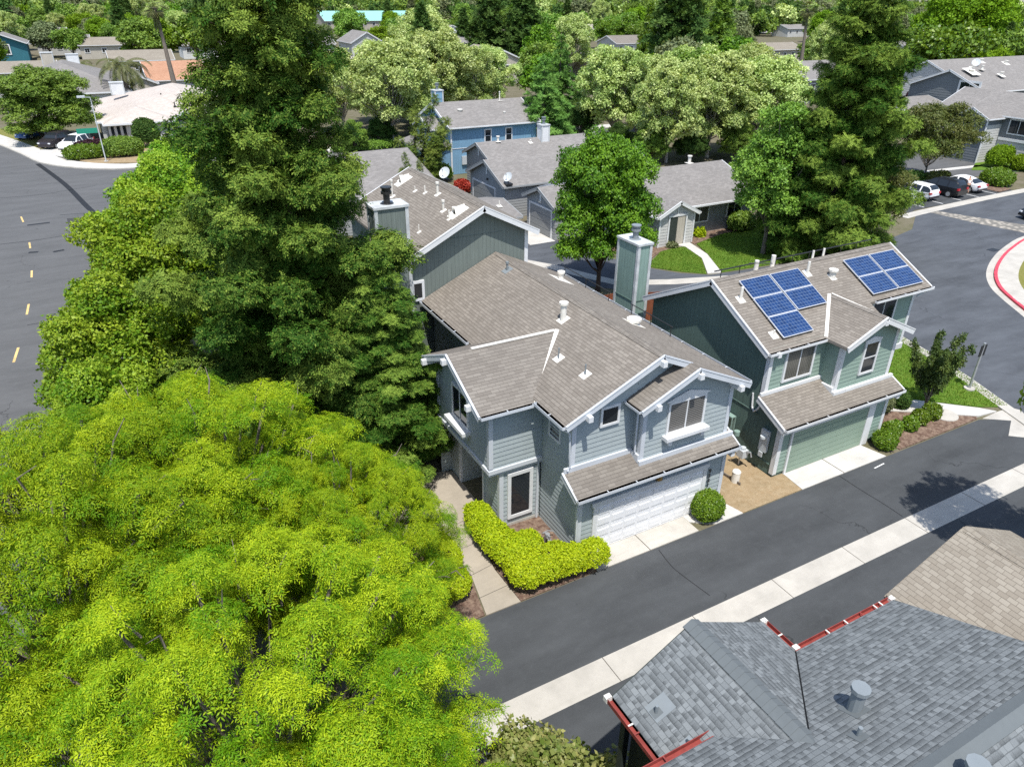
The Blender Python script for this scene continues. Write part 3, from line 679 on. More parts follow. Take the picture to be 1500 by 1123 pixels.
for i, (a, b) in enumerate(((28.6, 30.28), (30.36, 32.05))):
    for j, (c, d) in enumerate(((19.82, 20.78), (18.86, 19.8))):
        solar(a, b, c, d, ['upper left of the four solar panels at the roof end', 'lower left of the four solar panels, above the upstairs window', 'upper right of the four solar panels, nearest the ridge end', 'lower right of the four solar panels, at the roof corner'][i*2+j])
# chimney stack on its own tall box behind the green house
def chimney(root, x0, x1, y0, y1, z0, z1, m, trim='trim_worn', cap=True, fl=True):
    mb = MB(); mb.box((x0, y0, z0), (x1, y1, z1)); co = mb.build('chimney', m, root)
    t = MB(); e = .035; b = .11
    for x, sx in ((x0, -1), (x1, 1)):
        for y, sy in ((y0, -1), (y1, 1)):
            t.box((x+sx*e, y+sy*e, z0), (x-sx*b, y+sy*.002, z1-.001)); t.box((x+sx*e, y+sy*.002, z0), (x+sx*.002, y-sy*b, z1-.001))
    t.box((x0-.07, y0-.07, z1), (x1+.07, y1+.07, z1+.1)); t.build('corner_trim', trim, co)
    if cap:
        c = MB(); cx, cy = (x0+x1)/2, (y0+y1)/2
        c.cyl((cx, cy, z1+.09), .32, .05, 14, r2=.2); c.cyl((cx, cy, z1+.13), .14, .45, 12); c.cyl((cx, cy, z1+.5), .23, .1, 12); c.cyl((cx, cy, z1+.62), .19, .1, 12); c.cyl((cx, cy, z1+.74), .24, .05, 12); c.build('flue_cap', 'vent_grey' if fl else 'black_metal', co)
    return co
cs = thing('chimney_stack', 'tall pale green boxed chimney behind the green house gable', 'chimney', (21.4, 26.8, 0))
c_ = chimney(cs, 20.98, 21.75, 26.02, 27.62, 0, 7.35, 'panel_chimney_green')
b_ = MB(); b_.box((20.955, 26.0, 4.55), (21.76, 27.64, 4.60)); b_.build('band', 'panel_green', c_)
# ======================================================================= house behind (olive gable)
AH = thing('house', 'olive grey house with broad gable and boxed chimney behind the main house', 'house', (13.6, 32, 0))
ax, az, as_ = 14.1, 9.5, .5
wl = MB()
wall(wl, 10.56, 28.82, 16.5, 28.82, [(0, 0), (5.94, 0), (5.94, az-as_*2.4-.12), (3.54, az-.12), (0, az-as_*3.54-.12)], 'flat')
wall(wl, 16.5, 28.82, 16.5, 37.0, [(0, 0), (8.18, 0), (8.18, 8.2), (0, 8.2)], 'flat'); wall(wl, 10.56, 37.0, 10.56, 28.82, [(0, 0), (8.18, 0), (8.18, 7.7), (0, 7.7)], 'flat')
wall(wl, 16.5, 37.0, 10.56, 37.0, [(0, 0), (5.94, 0), (5.94, az-as_*3.54-.12), (2.4, az-.12), (0, az-as_*2.4-.12)], 'flat')
wl.box((12.6, 28.818, 8.12), (15.2, 28.80, 8.14)); wl.box((10.7, 28.818, 5.62), (12.2, 28.80, 5.64))
wl.build('wall', 'panel_olive', AH)
rf = MB(); rf.slab([(10.4, 28.42, az-as_*3.7), (ax, 28.42, az), (ax, 37.4, az), (10.4, 37.4, az-as_*3.7)], T); rf.slab([(ax, 28.42, az), (16.95, 28.42, az-as_*2.85), (16.95, 37.4, az-as_*2.85), (ax, 37.4, az)], T)
rf.build('roof', 'roof_brown', AH)
fb = MB()
for a, b in (((10.55, 28.40, az-as_*3.55), (ax, 28.40, az)), ((ax, 28.40, az), (16.97, 28.40, az-as_*2.87)), ((10.4, 37.42, az-as_*3.7), (ax, 37.42, az)), ((ax, 37.42, az), (16.97, 37.42, az-as_*2.87))):
    rake(fb, V(*a)-Z_*.05, V(*b)-Z_*.05, .2, .05); rake(fb, V(*a)+Z_*.015, V(*b)+Z_*.015, .05, .07)
fb.box((16.38, 28.76, 5.9), (16.56, 28.81, 8.05)); fb.box((16.51, 28.81, 5.9), (16.56, 28.95, 8.1))
fb.build('fascia', 'trim_white', AH)
ridge_caps(AH, (ax, 28.44, az), (ax, 37.38, az), X_, as_, 'roof_wing')
chimney(AH, 9.12, 10.54, 28.45, 29.4, 0, 9.9, 'panel_olive', fl=False)
window(AH, (10.62, 28.80, 5.5), X_, -Y_, .62, .95, 1, 1, fw=.12)
def za(x): return az-as_*abs(x-ax)
for (x, y, r, h, fl) in ((13.23, 29.66, .10, .12, .3), (13.3, 36.5, .1, .12, .3), (13.54, 32.29, .07, .5, .22), (11.6, 29.99, .03, .35, .14), (12.3, 35.24, .05, .75, .2), (12.81, 29.34, .04, .4, .15), (13.13, 34.19, .03, .25, .16), (13.0, 30.4, .06, .4, .2), (13.3, 33.3, .04, .35, .15)):
    roof_pipe(AH, (x, y, za(x)), h, r*.85, 'vent_white', fl*.65, (as_, 0), r > .045)
for y in (29.4, 36.2):   # hooded attic vents
    x = 13.35; mb = MB(); z = za(x); mb.slab([(x-.5, y-.3, z-.25+.02), (x+.35, y-.3, z+.195), (x+.35, y+.3, z+.195), (x-.5, y+.3, z-.25+.02)], .02); mb.prism([(x-.25, y-.17, z-.1), (x-.25, y+.17, z-.1), (x-.25, y, z+.22)], (.5, 0, .1)); mb.prism([(x-.256, y-.12, z-.08), (x-.256, y+.12, z-.08), (x-.256, y, z+.15)], (-.004, 0, 0), 1); mb.build('hood_vent', ['vent_white', 'dark_gap'], AH)
# ======================================================================= near roofs at lower right
CH = thing('house', 'house with slate grey shingle roof and red gutters, lower right corner', 'house', (10.3, 4, 0))
cz, cs_ = 5.2, .45
wy, wz = 8.72, 6.13        # wing ridge x and height
my, mz = 3.15, 6.84        # main ridge y and height
def zm(y): return mz-cs_*abs(my-y)
def zc(x): return wz-.435*abs(wy-x)
rf = MB(); e0 = 6.62; e1 = 10.82
ym = my+(mz-zc(e1))/cs_; yr = my+(mz-wz)/cs_; yl = 5.86
rf.slab([(e1-.0, ym, zm(ym)), (14.08, ym, zm(ym)), (14.08, my, mz), (2.0, my, mz), (2.0, yl, zm(yl)), (7.62, yl, zm(yl)), (wy, yr, wz)], .14)
rf.slab([(2.0, my, mz), (14.08, my, mz), (14.08, -3.5, zm(-3.5)), (2.0, -3.5, zm(-3.5))], .14)
rf.slab([(e1, 7.7, zc(e1)), (e1, ym, zc(e1)), (wy, yr, wz), (wy, 7.85, wz)], .14)
rf.slab([(wy, 7.85, wz), (wy, yr-.3, wz), (e0, yr-.3, zc(e0)), (e0, 7.7, zc(e0))], .14)
rf.build('roof', 'roof_slate', CH)
rc = MB()
for i in range(19):
    y = 7.9-i*.17
    if y < yr+.0: break
    rc.slab([(wy-.22, y-.19, zc(wy-.22)+.03), (wy, y-.19, wz+.055), (wy, y, wz+.04), (wy-.22, y, zc(wy-.22)+.02)], .02); rc.slab([(wy, y-.19, wz+.055), (wy+.2, y-.19, zc(wy+.2)+.03), (wy+.2, y, zc(wy+.2)+.02), (wy, y, wz+.04)], .02)
for i in range(64):
    x = 3+i*.17
    rc.slab([(x, my+.2, zm(my+.2)+.02), (x+.19, my+.2, zm(my+.2)+.03), (x+.19, my, mz+.055), (x, my, mz+.04)], .02); rc.slab([(x, my, mz+.04), (x+.19, my, mz+.055), (x+.19, my-.2, zm(my-.2)+.03), (x, my-.2, zm(my-.2)+.02)], .02)
rc.build('ridge_cap', 'ridge_cap', CH)
vl = MB(); vl.beam((e1, ym, zm(ym)+.012), (wy, yr, wz+.012), .03, .01); vl.build('valley_flashing', 'dark_gap', CH)
wl = MB(); wl.box((6.95, 4.2, 0), (10.5, 7.35, 5.05)); wl.box((2.4, -3, 0), (13.7, 5.5, 5.05)); wl.box((10.51, 5.501, 0), (13.7, 6.4, 5.05)); wl.build('wall', 'dark_wall', CH)
gt = MB()
gutter(gt, (e1, 7.7, cz+.01), (e1, ym, cz+.01), (1, 0, 0), .11); gutter(gt, (e1+.13, ym, cz+.01), (14.08, ym, cz+.01), (0, 1, 0), .11)
gutter(gt, (e0, 7.7, cz+.01), (e0, 5.9, cz+.01), (-1, 0, 0), .11); gutter(gt, (7.6, yl, zm(yl)+.01), (2.0, yl, zm(yl)+.01), (0, 1, 0), .11)
gt.build('gutter', ['red_trim', 'red_trim'], CH)
ge = MB()
for (x, y, z) in ((e1+.07, 7.74, cz-.02), (e1+.1, ym+.08, cz-.0), (14.1, ym+.07, cz-.02), (e0-.07, 7.75, cz-.02)): ge.box((x-.07, y-.06, z-.1), (x+.07, y+.06, z+.03))
for (x, y) in ((e1+.06, 7.25), (11.9, ym+.06), (12.5, ym+.06), (13.5, ym+.06), (13.7, ym+.06), (e0-.06, 7.0)):
    if abs(x-e1) < .1 or abs(x-e0) < .1: ge.box((x-.06, y-.015, cz), (x+.06, y+.015, cz+.02))
    else: ge.box((x-.015, y-.06, cz), (x+.015, y+.06, cz+.02))
ge.build('gutter_clip', 'vent_white', CH)
fb = MB()
for a, b in (((e0-.02, 7.72, zc(e0)), (wy, 7.87, wz)), ((wy, 7.87, wz), (e1+.02, 7.72, zc(e1))), ((14.1, ym, zm(ym)), (14.1, my, mz)), ((14.1, my, mz), (14.1, -3.5, zm(-3.5)))): rake(fb, V(*a)-Z_*.05, V(*b)-Z_*.05, .18, .04)
fb.box((6.7, 7.3, 0), (6.84, 7.44, 5)); fb.build('fascia', 'dark_wall', CH)
# vents of the slate roof located on its planes
def onmain(px, py):
    d = at(px, py)-V(0, 0, CAMH); o = V(0, 0, CAMH); t = (mz+cs_*my-o.z)/(d.z+cs_*d.y) if True else 0
    return o+d*t
for px, py, r, h in ((1251, 1038, .13, .5), (1257, 1077, .04, .22)):
    p = onmain(px, py); roof_pipe(CH, p, h, r, 'vent_grey', .13 if r < .1 else .2, (0, -cs_), r > .1, 1.35, fm='ridge_cap')
d = at(961, 1043)-V(0, 0, CAMH); t = (wz-.435*wy-CAMH)/(d.z-.435*d.x); p = V(0, 0, CAMH)+d*t; roof_pipe(CH, p, .2, .035, 'vent_grey', .1, (.435, 0), False, fm='ridge_cap')
d = at(1008, 1090)-V(0, 0, CAMH); t = (wz-.435*wy-CAMH)/(d.z-.435*d.x); p = V(0, 0, CAMH)+d*t; roof_pipe(CH, p, .18, .035, 'vent_grey', .12, (.435, 0), False)
roof_pipe(CH, (9.95, 2.75, zm(2.75)), .45, .14, 'vent_grey', .26, (0, cs_), True, 1.35)
pt = MB(); p = V(7.2, 6.9, zc(7.2)+.012); pt.slab([p+V(-.25, -.2, -.109), p+V(.2, -.2, .087), p+V(.2, .2, .087), p+V(-.25, .2, -.109)], .015); pt.build('roof_patch', 'patch_grey', CH)
DH = thing('house', 'neighbouring house with tan shingle gable roof at the right edge', 'house', (17.6, 4, 0))
dx, dz, ds = 16.85, 6.15, .45
rf = MB(); rf.slab([(14.3, 7.05, dz-ds*2.55), (dx, 7.05, dz), (dx, -3, dz), (14.3, -3, dz-ds*2.55)], .14)
rf.slab([(dx, 7.05, dz), (19.4, 7.05, dz-ds*2.55), (19.4, -3, dz-ds*2.55), (dx, -3, dz)], .14); rf.build('roof', 'roof_tan', DH)
wl = MB(); wl.box((14.7, -2.8, 0), (19.0, 6.65, 4.85)); wl.build('wall', 'siding_pale', DH)
fb = MB(); rake(fb, (14.28, 7.07, dz-ds*2.57-.05), (dx, 7.07, dz-.05), .18, .04); rake(fb, (dx, 7.07, dz-.05), (19.42, 7.07, dz-ds*2.57-.05), .18, .04); fb.build('fascia', 'roof_tan', DH)
rc = MB()
for i in range(50): y = 7.0-i*.19; rc.slab([(dx-.17, y-.2, dz-.05), (dx, y-.2, dz+.04), (dx, y, dz+.03), (dx-.17, y, dz-.06)], .02); rc.slab([(dx, y-.2, dz+.04), (dx+.17, y-.2, dz-.05), (dx+.17, y, dz-.06), (dx, y, dz+.03)], .02)
rc.build('ridge_cap', 'roof_tan', DH)
# ======================================================================= generic gable houses further off
def gable(root, x0, x1, y0, y1, eave, ax_, sl, wm, rm, tm='trim_white', oh=.4, z0=0.0, mode='siding', ro=.35, board=.24, th=.14):
    wl = MB(); A = lambda *a: wall(wl, *a, mode, 0, board)
    if ax_ == 'x':
        h = (y1-y0)/2; rz = eave+sl*(h+oh); we = eave+sl*oh-.12; yc = (y0+y1)/2
        A(x0, y0, x1, y0, [(0, z0), (x1-x0, z0), (x1-x0, we), (0, we)]); A(x1, y1, x0, y1, [(0, z0), (x1-x0, z0), (x1-x0, we), (0, we)])
        for a in ((x0, y1, x0, y0), (x1, y0, x1, y1)): A(*a, [(0, z0), (2*h, z0), (2*h, we), (h, rz-.12), (0, we)])
        P = [[(x0-ro, y0-oh, eave), (x1+ro, y0-oh, eave), (x1+ro, yc, rz), (x0-ro, yc, rz)], [(x0-ro, yc, rz), (x1+ro, yc, rz), (x1+ro, y1+oh, eave), (x0-ro, y1+oh, eave)]]
        E = [((x, y0-oh, eave), (x, yc, rz)) for x in (x0-ro-.02, x1+ro+.02)]+[((x, yc, rz), (x, y1+oh, eave)) for x in (x0-ro-.02, x1+ro+.02)]
        G_ = [((x0-ro, y0-oh, eave), (x1+ro, y0-oh, eave), (0, -1, 0)), ((x0-ro, y1+oh, eave), (x1+ro, y1+oh, eave), (0, 1, 0))]
    else:
        h = (x1-x0)/2; rz = eave+sl*(h+oh); we = eave+sl*oh-.12; xc = (x0+x1)/2
        A(x0, y1, x0, y0, [(0, z0), (y1-y0, z0), (y1-y0, we), (0, we)]); A(x1, y0, x1, y1, [(0, z0), (y1-y0, z0), (y1-y0, we), (0, we)])
        for a in ((x0, y0, x1, y0), (x1, y1, x0, y1)): A(*a, [(0, z0), (2*h, z0), (2*h, we), (h, rz-.12), (0, we)])
        P = [[(x0-oh, y0-ro, eave), (xc, y0-ro, rz), (xc, y1+ro, rz), (x0-oh, y1+ro, eave)], [(xc, y0-ro, rz), (x1+oh, y0-ro, eave), (x1+oh, y1+ro, eave), (xc, y1+ro, rz)]]
        E = [((x0-oh, y, eave), (xc, y, rz)) for y in (y0-ro-.02, y1+ro+.02)]+[((xc, y, rz), (x1+oh, y, eave)) for y in (y0-ro-.02, y1+ro+.02)]
        G_ = [((x0-oh, y0-ro, eave), (x0-oh, y1+ro, eave), (-1, 0, 0)), ((x1+oh, y0-ro, eave), (x1+oh, y1+ro, eave), (1, 0, 0))]
    wl.build('wall', wm, root)
    rf = MB()
    for p in P: rf.slab(p, th)
    rf.build('roof', rm, root)
    fb = MB()
    for a, b in E: rake(fb, V(*a)-Z_*.03, V(*b)-Z_*.03, .22, .05); rake(fb, V(*a)+Z_*.02, V(*b)+Z_*.02, .05, .07)
    for a, b, n in G_: fb.beam(V(*a)+V(*n)*.05, V(*b)+V(*n)*.05, .1, .14, off=.02)
    fb.build('fascia', tm, root)
    return rz
def gdoor(root, p, U, N, w_, h, m='door_grey', tm='trim_white', rows=4):
    p = Vector(p); U = Vector(U); N = Vector(N)
    def bx(mb, u0, u1, v0, v1, n0, n1):
        P = [p+U*a+Z_*b+N*c for (a, b, c) in ((u0, v0, n1), (u1, v0, n1), (u1, v0, n0), (u0, v0, n0), (u0, v1, n1), (u1, v1, n1), (u1, v1, n0), (u0, v1, n0))]
        if U.cross(Z_).dot(N) < 0: P = [P[i] for i in (1, 0, 3, 2, 5, 4, 7, 6)]
        mb.hexa(P)
    d = MB(); bx(d, 0, w_, .02, h, -.02, .03)
    for r in range(rows): bx(d, .04, w_-.04, .03+r*h/rows+.02, .03+(r+1)*h/rows-.04, .031, .045)
    do = d.build('garage_door', m, root); f = MB(); bx(f, -.14, 0, 0, h+.14, -.02, .06); bx(f, w_, w_+.14, 0, h+.14, -.02, .06); bx(f, 0, w_, h, h+.14, -.02, .058); f.build('door_frame', tm, do)
    return do
# single-storey grey house with gabled porch
FH = thing('house', 'grey single-storey house with white gabled porch behind a green lawn', 'house', (42, 49, 0))
gable(FH, 33.2, 48.2, 45.0, 54.4, 2.75, 'x', .34, 'siding_grey', 'roof_grey', oh=.9)
gable(FH, 36.75, 40.25, 43.35, 48.0, 2.55, 'y', .5, 'siding_pale', 'roof_grey', oh=.35, ro=.3)
pr = MB(); pr.box((37.75, 43.30, .02), (39.35, 43.36, 2.35)); po = pr.build('porch_opening', 'dark_wall', FH)
pr = MB(); pr.box((37.78, 43.29, .03), (38.2, 43.3, 2.3)); 
pt = MB()
for x in (36.72, 40.16): pt.box((x, 43.26, 0), (x+.13, 43.32, 2.6))
for x in (37.62, 39.36): pt.box((x, 43.25, 0), (x+.13, 43.31, 2.35))
pt.box((37.62, 43.25, 2.351), (39.49, 43.31, 2.5)); pt.box((38.44, 43.27, 2.5), (38.54, 43.31, 3.3)); pt.build('trim', 'trim_white', FH)
dd = MB(); dd.box((38.55, 43.285, .03), (39.3, 43.297, 2.3)); dd.build('side_wall', 'panel_beige', FH)
window(FH, (41.3, 44.97, .95), X_, -Y_, 2.0, 1.35, 2, 1, fw=.1, glass='glass_curtain'); window(FH, (45.3, 44.97, 1.0), X_, -Y_, 1.7, 1.35, 2, 1, fw=.1)
roof_pipe(FH, (45.4, 50.4, 4.55), .55, .14, 'vent_white', .3); roof_pipe(FH, (36.0, 46.8, 3.3), .85, .1, 'vent_white', .2, (0, .34), False)
# row of grey garages across the rear lane: three houses
def ehouse(lab, x0, x1, y0, y1, eave, door, roofx='roof_grey', wm='siding_grey'):
    r = thing('house', lab, 'house', ((x0+x1)/2, (y0+y1)/2, 0)); rz = gable(r, x0, x1, y0, y1, eave, 'x', .42, wm, roofx, tm='siding_grey', oh=.35)
    if door: 
        gdoor(r, (x0-.02, door[1], 0), -Y_, -X_, door[1]-door[0], 2.2, 'door_grey')
    yc = (y0+y1)/2; v = MB(); v.box((x0-.03, yc-.12, rz-1.3), (x0-.06, yc+.12, rz-.45)); v.build('gable_vent', 'trim_white', r)
    return r, rz
e3, z3 = ehouse('grey gabled garage with tan door, nearest of the row behind the round tree', 30.6, 46, 48.9, 53.4, 2.75, (49.4, 52.8))
l_ = MB(); l_.cyl((30.5, 51.2, 2.55), .09, .16, 8); l_.build('wall_lamp', 'vent_white', e3)
e2, z2 = ehouse('grey garage house with satellite dish on its roof edge, middle of the row', 30.0, 46, 56.3, 63.3, 2.9, (58.2, 62.6))
l_ = MB(); l_.cyl((29.9, 59.6, 2.75), .09, .16, 8); l_.build('wall_lamp', 'black_metal', e2)
e1_, z1_ = ehouse('grey house with white boxed chimney on its ridge, farthest of the row', 32.6, 46, 63.9, 69.6, 3.35, None)
chimney(e1_, 39.3, 40.2, 65.9, 66.8, 4.0, 5.9, 'trim_white')
roof_pipe(e1_, (34.6, 66.5, z1_-.05), .45, .12, 'vent_white', .25); roof_pipe(e1_, (38, 65.9, 4.4), .2, .06, 'vent_white', .2, (0, .42)); roof_pipe(e2, (38.6, 59.9, z2-.05), .25, .1, 'vent_white', .25)
# low roofs between
r = thing('house', 'low brown-roofed outbuilding tucked behind the olive gable', 'house', (27, 50, 0)); gable(r, 20.5, 27.0, 48.8, 54.6, 2.5, 'x', .2, 'siding_grey', 'roof_grey', tm='siding_grey', oh=.4)
roof_pipe(r, (26.3, 50.3, 2.95), .4, .05, 'vent_white', .2, (0, .2), False)
r = thing('house', 'long low grey-roofed house half hidden behind the tall redwood', 'house', (18, 65, 0)); gable(r, 8.5, 24.5, 57.5, 75.0, 2.7, 'x', .24, 'siding_grey', 'roof_grey', tm='roof_grey', oh=.4)
# blue house
BH = thing('house', 'bright blue two-storey house with twin gables and grey roof', 'house', (40, 79, 0))
bzr = gable(BH, 33.0, 43.6, 74.4, 83.0, 5.0, 'x', .42, 'panel_blue', 'roof_grey', oh=.4, mode='flat')
gable(BH, 31.4, 34.0, 76.0, 80.2, 4.7, 'x', .42, 'panel_blue', 'roof_grey', oh=.3, mode='flat')
mb = MB(); mb.slab([(30.2, 74.2, 2.6), (33.0, 74.2, 3.3), (33.0, 83, 3.3), (30.2, 83, 2.6)], .14); mb.build('roof', 'roof_grey', BH)
mb = MB(); mb.box((30.6, 74.5, 0), (32.95, 82.6, 2.65)); mb.build('wall', 'panel_blue', BH)
mb = MB(); mb.box((32.93, 74.33, 0), (33.1, 74.39, 5.0)); mb.box((33.0, 74.36, 2.7), (43.6, 74.39, 2.76)); mb.build('trim', 'trim_white', BH)
for x in (37.0, 39.6): window(BH, (x, 74.38, 3.1), X_, -Y_, .9, 1.45, 1, 2, fw=.12)
window(BH, (31.38, 79.3, 3.0), -Y_, -X_, 1.7, 1.4, 2, 1, fw=.12)
chimney(BH, 33.6, 34.6, 79.8, 80.8, 5.0, 8.0, 'panel_blue'); roof_pipe(BH, (41, 78.4, 6.8), .9, .06, 'vent_white', .3); roof_pipe(BH, (35.3, 76.9, 6.0), .3, .2, 'vent_white', .6, (0, .42)); roof_pipe(BH, (40.3, 75.9, 5.6), .3, .1, 'vent_white', .3, (0, .42))
mb = MB(); mb.box((34.2, 74.36, 1.0), (34.9, 74.2, 1.9)); mb.box((35.1, 74.36, 1.1), (35.5, 74.22, 1.8)); mb.build('meter_box', 'vent_light', BH)
# townhouses at the right
HH = thing('house', 'slate and white clapboard townhouse behind the parked cars', 'house', (98, 52, 0))
gable(HH, 95.6, 105, 30, 60.5, 5.3, 'y', .42, 'siding_slate', 'roof_grey', board=.3)
gable(HH, 92.4, 99, 52.3, 56.0, 5.1, 'x', .48, 'siding_slate', 'roof_grey', board=.3, oh=.4)
mb = MB(); wall(mb, 92.42, 52.24, 95.6, 52.24, [(0, 0), (3.18, 0), (3.18, 4.3), (0, 4.3)], 'siding', 0, .3); wall(mb, 95.54, 52.2, 95.54, 30, [(0, 0), (22.2, 0), (22.2, 2.5), (0, 2.5)], 'siding', 0, .3); w_ = mb.build('wall', 'siding_pale', HH); w_['label'] = 'sunlit white clapboard'
mb = MB(); mb.box((92.3, 52.12, 0), (92.5, 52.22, 5.2)); mb.box((95.4, 30, 2.55), (95.52, 52.1, 2.85)); mb.box((92.2, 52.1, 2.75), (92.36, 60.5, 3.0)); mb.build('trim', 'trim_white', HH)
mb = MB(); mb.slab([(91.4, 56.3, 2.5), (95.6, 56.3, 3.3), (95.6, 60.4, 3.3), (91.4, 60.4, 2.5)], .14); mb.build('roof', 'roof_grey', HH); mb = MB(); mb.box((91.9, 56.4, 0), (95.5, 60.2, 2.55)); mb.build('wall', 'siding_slate', HH)
window(HH, (92.36, 54.9, 3.3), -Y_, -X_, 1.2, 1.7, 1, 2, fw=.13); window(HH, (95.56, 59.6, 3.4), -Y_, -X_, 2.6, 1.6, 2, 1, fw=.14); window(HH, (95.56, 51.4, 3.3), -Y_, -X_, 2.5, 1.75, 2, 1, fw=.14)
r = thing('house', 'townhouse with dark blue gable and white balcony windows, behind the slate one', 'house', (122, 72, 0)); gable(r, 114, 150, 66, 78, 5.6, 'x', .4, 'siding_slate', 'roof_grey', board=.35)
window(r, (113.9, 70.2, 4.6), -Y_, -X_, 3.4, 2.3, 2, 1, fw=.3); roof_pipe(r, (122, 69, 7.3), .4, .2, 'vent_white', .5, (0, .4)); roof_pipe(r, (120, 71, 8), .5, .15, 'vent_white', .4); roof_pipe(r, (116.5, 70.4, 7.9), .2, .3, 'vent_white', 1.0, (0, .4))
r = thing('house', 'pale grey gabled townhouse behind the purple-leaved tree', 'house', (136, 86, 0)); gable(r, 128, 165, 79.5, 91, 5.6, 'x', .4, 'siding_pale', 'roof_grey', board=.35)
gable(r, 126, 129, 79.6, 84, 4.8, 'x', .4, 'siding_grey', 'roof_grey', board=.35, oh=.3)
for x, y in ((136, 82), (141, 84), (147, 83)): roof_pipe(r, (x, y, 5.6+.4*(y-79.1)), .4, .25, 'vent_white', .6, (0, .4))
r = thing('house', 'low grey-roofed house with small white dormer beside the right redwood', 'house', (112, 78, 0)); gable(r, 98, 113, 68.5, 80, 2.8, 'x', .25, 'siding_grey', 'roof_grey')
mb = MB(); mb.box((99.5, 69.4, 2.6), (101.6, 71.4, 4.1)); mb.build('dormer', 'trim_white', r)
# far left houses
PH = thing('house', 'low house with pale pinkish hipped roof on the far street corner', 'house', (10, 118, 0))
def hip(root, x0, x1, y0, y1, eave, rz, wm, rm, oh=.5, z0=0, inset=None):
    mb = MB(); mb.box((x0, y0, z0), (x1, y1, eave+.05)); mb.build('wall', wm, root)
    a, b, c, d = x0-oh, x1+oh, y0-oh, y1+oh; rf = MB()
    if b-a > d-c: i = inset or (d-c)/2; m = (c+d)/2; r0, r1 = (a+i, m, rz), (b-i, m, rz); Q = [[(a, c, eave), (b, c, eave), r1, r0], [r0, r1, (b, d, eave), (a, d, eave)], [(a, c, eave), r0, (a, d, eave)], [(b, c, eave), (b, d, eave), r1]]
    else: i = inset or (b-a)/2; m = (a+b)/2; r0, r1 = (m, c+i, rz), (m, d-i, rz); Q = [[(a, c, eave), (b, c, eave), r0], [(b, c, eave), (b, d, eave), r1, r0], [r1, (b, d, eave), (a, d, eave)], [(a, c, eave), r0, r1, (a, d, eave)]]
    for q in Q: rf.slab(q, .15)
    rf.build('roof', rm, root)
    f = MB(); P = [(a, c), (b, c), (b, d), (a, d)]
    for k in range(4): f.beam((*P[k], eave+.03), (*P[(k+1) % 4], eave+.03), .1, .22)
    f.build('fascia', 'trim_white', root)
hip(PH, .2, 22, 112.5, 135, 2.5, 5.2, 'siding_pale', 'roof_pale', inset=7)
hip(PH, .9, 8.6, 110.2, 122, 2.45, 3.9, 'siding_pale', 'roof_pale', inset=4)
mb = MB(); 
for i in range(9): mb.box((.86, 110.6+i*.7, .2), (.82, 110.95+i*.7, 2.1))
for i in range(3): mb.box((1.2+i*.7, 110.17, .2), (1.55+i*.7, 110.13, 2.1))
mb.build('window', 'glass', PH)
gable(PH, 9.2, 11.8, 111.6, 118, 2.6, 'y', .5, 'siding_slate', 'roof_pale', oh=.3, board=.4)
chimney(PH, 2.6, 4.4, 127.4, 128.6, 4, 5.6, 'trim_white', cap=False)
for x, y, h in ((8.6, 119.5, 1.2), (9.2, 117.2, .3), (9.5, 116.0, .3), (9.7, 114.6, .5)): roof_pipe(PH, (x, y, 3.6), h, .08, 'black_metal', .2, (0, .12), False)
r = thing('house', 'dark grey hip-roofed house with two chimneys behind the pale roof', 'house', (-2, 165, 0)); hip(r, -12, 5.5, 141.5, 172, 3.0, 6.6, 'siding_pale', 'roof_grey', inset=12)
chimney(r, -6.5, -4.6, 165, 166.5, 4, 7.4, 'panel_beige', cap=False); chimney(r, -2.6, -.6, 165.5, 167, 4, 7.0, 'trim_white', cap=False)
r = thing('house', 'house with terracotta tiled roof beside the tall palm trunk', 'house', (14, 160, 0)); gable(r, 9.5, 19.5, 152, 168, 3.4, 'x', .3, 'siding_pale', 'roof_terracotta', board=.5); gable(r, 5.0, 10.4, 150, 158, 3.2, 'y', .45, 'panel_beige', 'roof_grey', mode='flat')
for x in (6.2, 8.2): window(r, (x, 149.9, 1.2), X_, -Y_, 1.0, 1.2, 1, 1, fw=.15)
r = thing('house', 'small teal gabled house at the far left edge', 'house', (-15, 252, 0)); gable(r, -23, -12.5, 250, 262, 4.6, 'y', .4, 'panel_teal', 'roof_grey', mode='flat', ro=.8); window(r, (-19.5, 249.9, 1.8), X_, -Y_, 3.2, 2.6, 3, 1, fw=.25)
# distant buildings between the trees
def far_house(lab, px, py, z, w_, d, e, wm, rm, ax_='x', sl=.4, cat='house', nm='house'):
    p = at(px, py, z); r = thing(nm, lab, cat, (p.x, p.y, 0)); gable(r, p.x-w_/2, p.x+w_/2, p.y-d/2, p.y+d/2, e, ax_, sl, wm, rm, mode='flat', th=.2)
    nw = max(2, int(w_/4)); x0 = p.x-w_/2+1
    for i in range(nw): window(r, (x0+i*(w_-2)/nw, p.y-d/2-.02, e-2.0), X_, -Y_, 1.4, 1.3, 2, 1, fw=.14)
    return r
far_house('long school hall with pale mint green roof far behind the redwood', 540, 22, 8, 46, 20, 6, 'panel_beige', 'roof_mint', 'x', .35, 'hall', 'hall')
far_house('flat tan building beside the mint-roofed hall', 478, 22, 4, 24, 14, 4, 'panel_beige', 'roof_pale', 'x', .06)
far_house('white steep-gabled house with mossy grey roof left of the pale sycamore', 528, 62, 5, 9, 12, 5.2, 'siding_pale', 'roof_grey', 'y', .55)
far_house('brown-roofed house with white chimney stub below the gabled one', 512, 88, 4, 12, 10, 3.2, 'panel_beige', 'roof_brown', 'x', .3)
far_house('cream house with brown roof seen between the two pale sycamores', 712, 88, 4.5, 13, 11, 4.6, 'panel_beige', 'roof_tan', 'y', .4)
far_house('grey-roofed house behind the dark cedar top', 690, 62, 4.5, 12, 12, 4, 'siding_grey', 'roof_grey', 'x', .35)
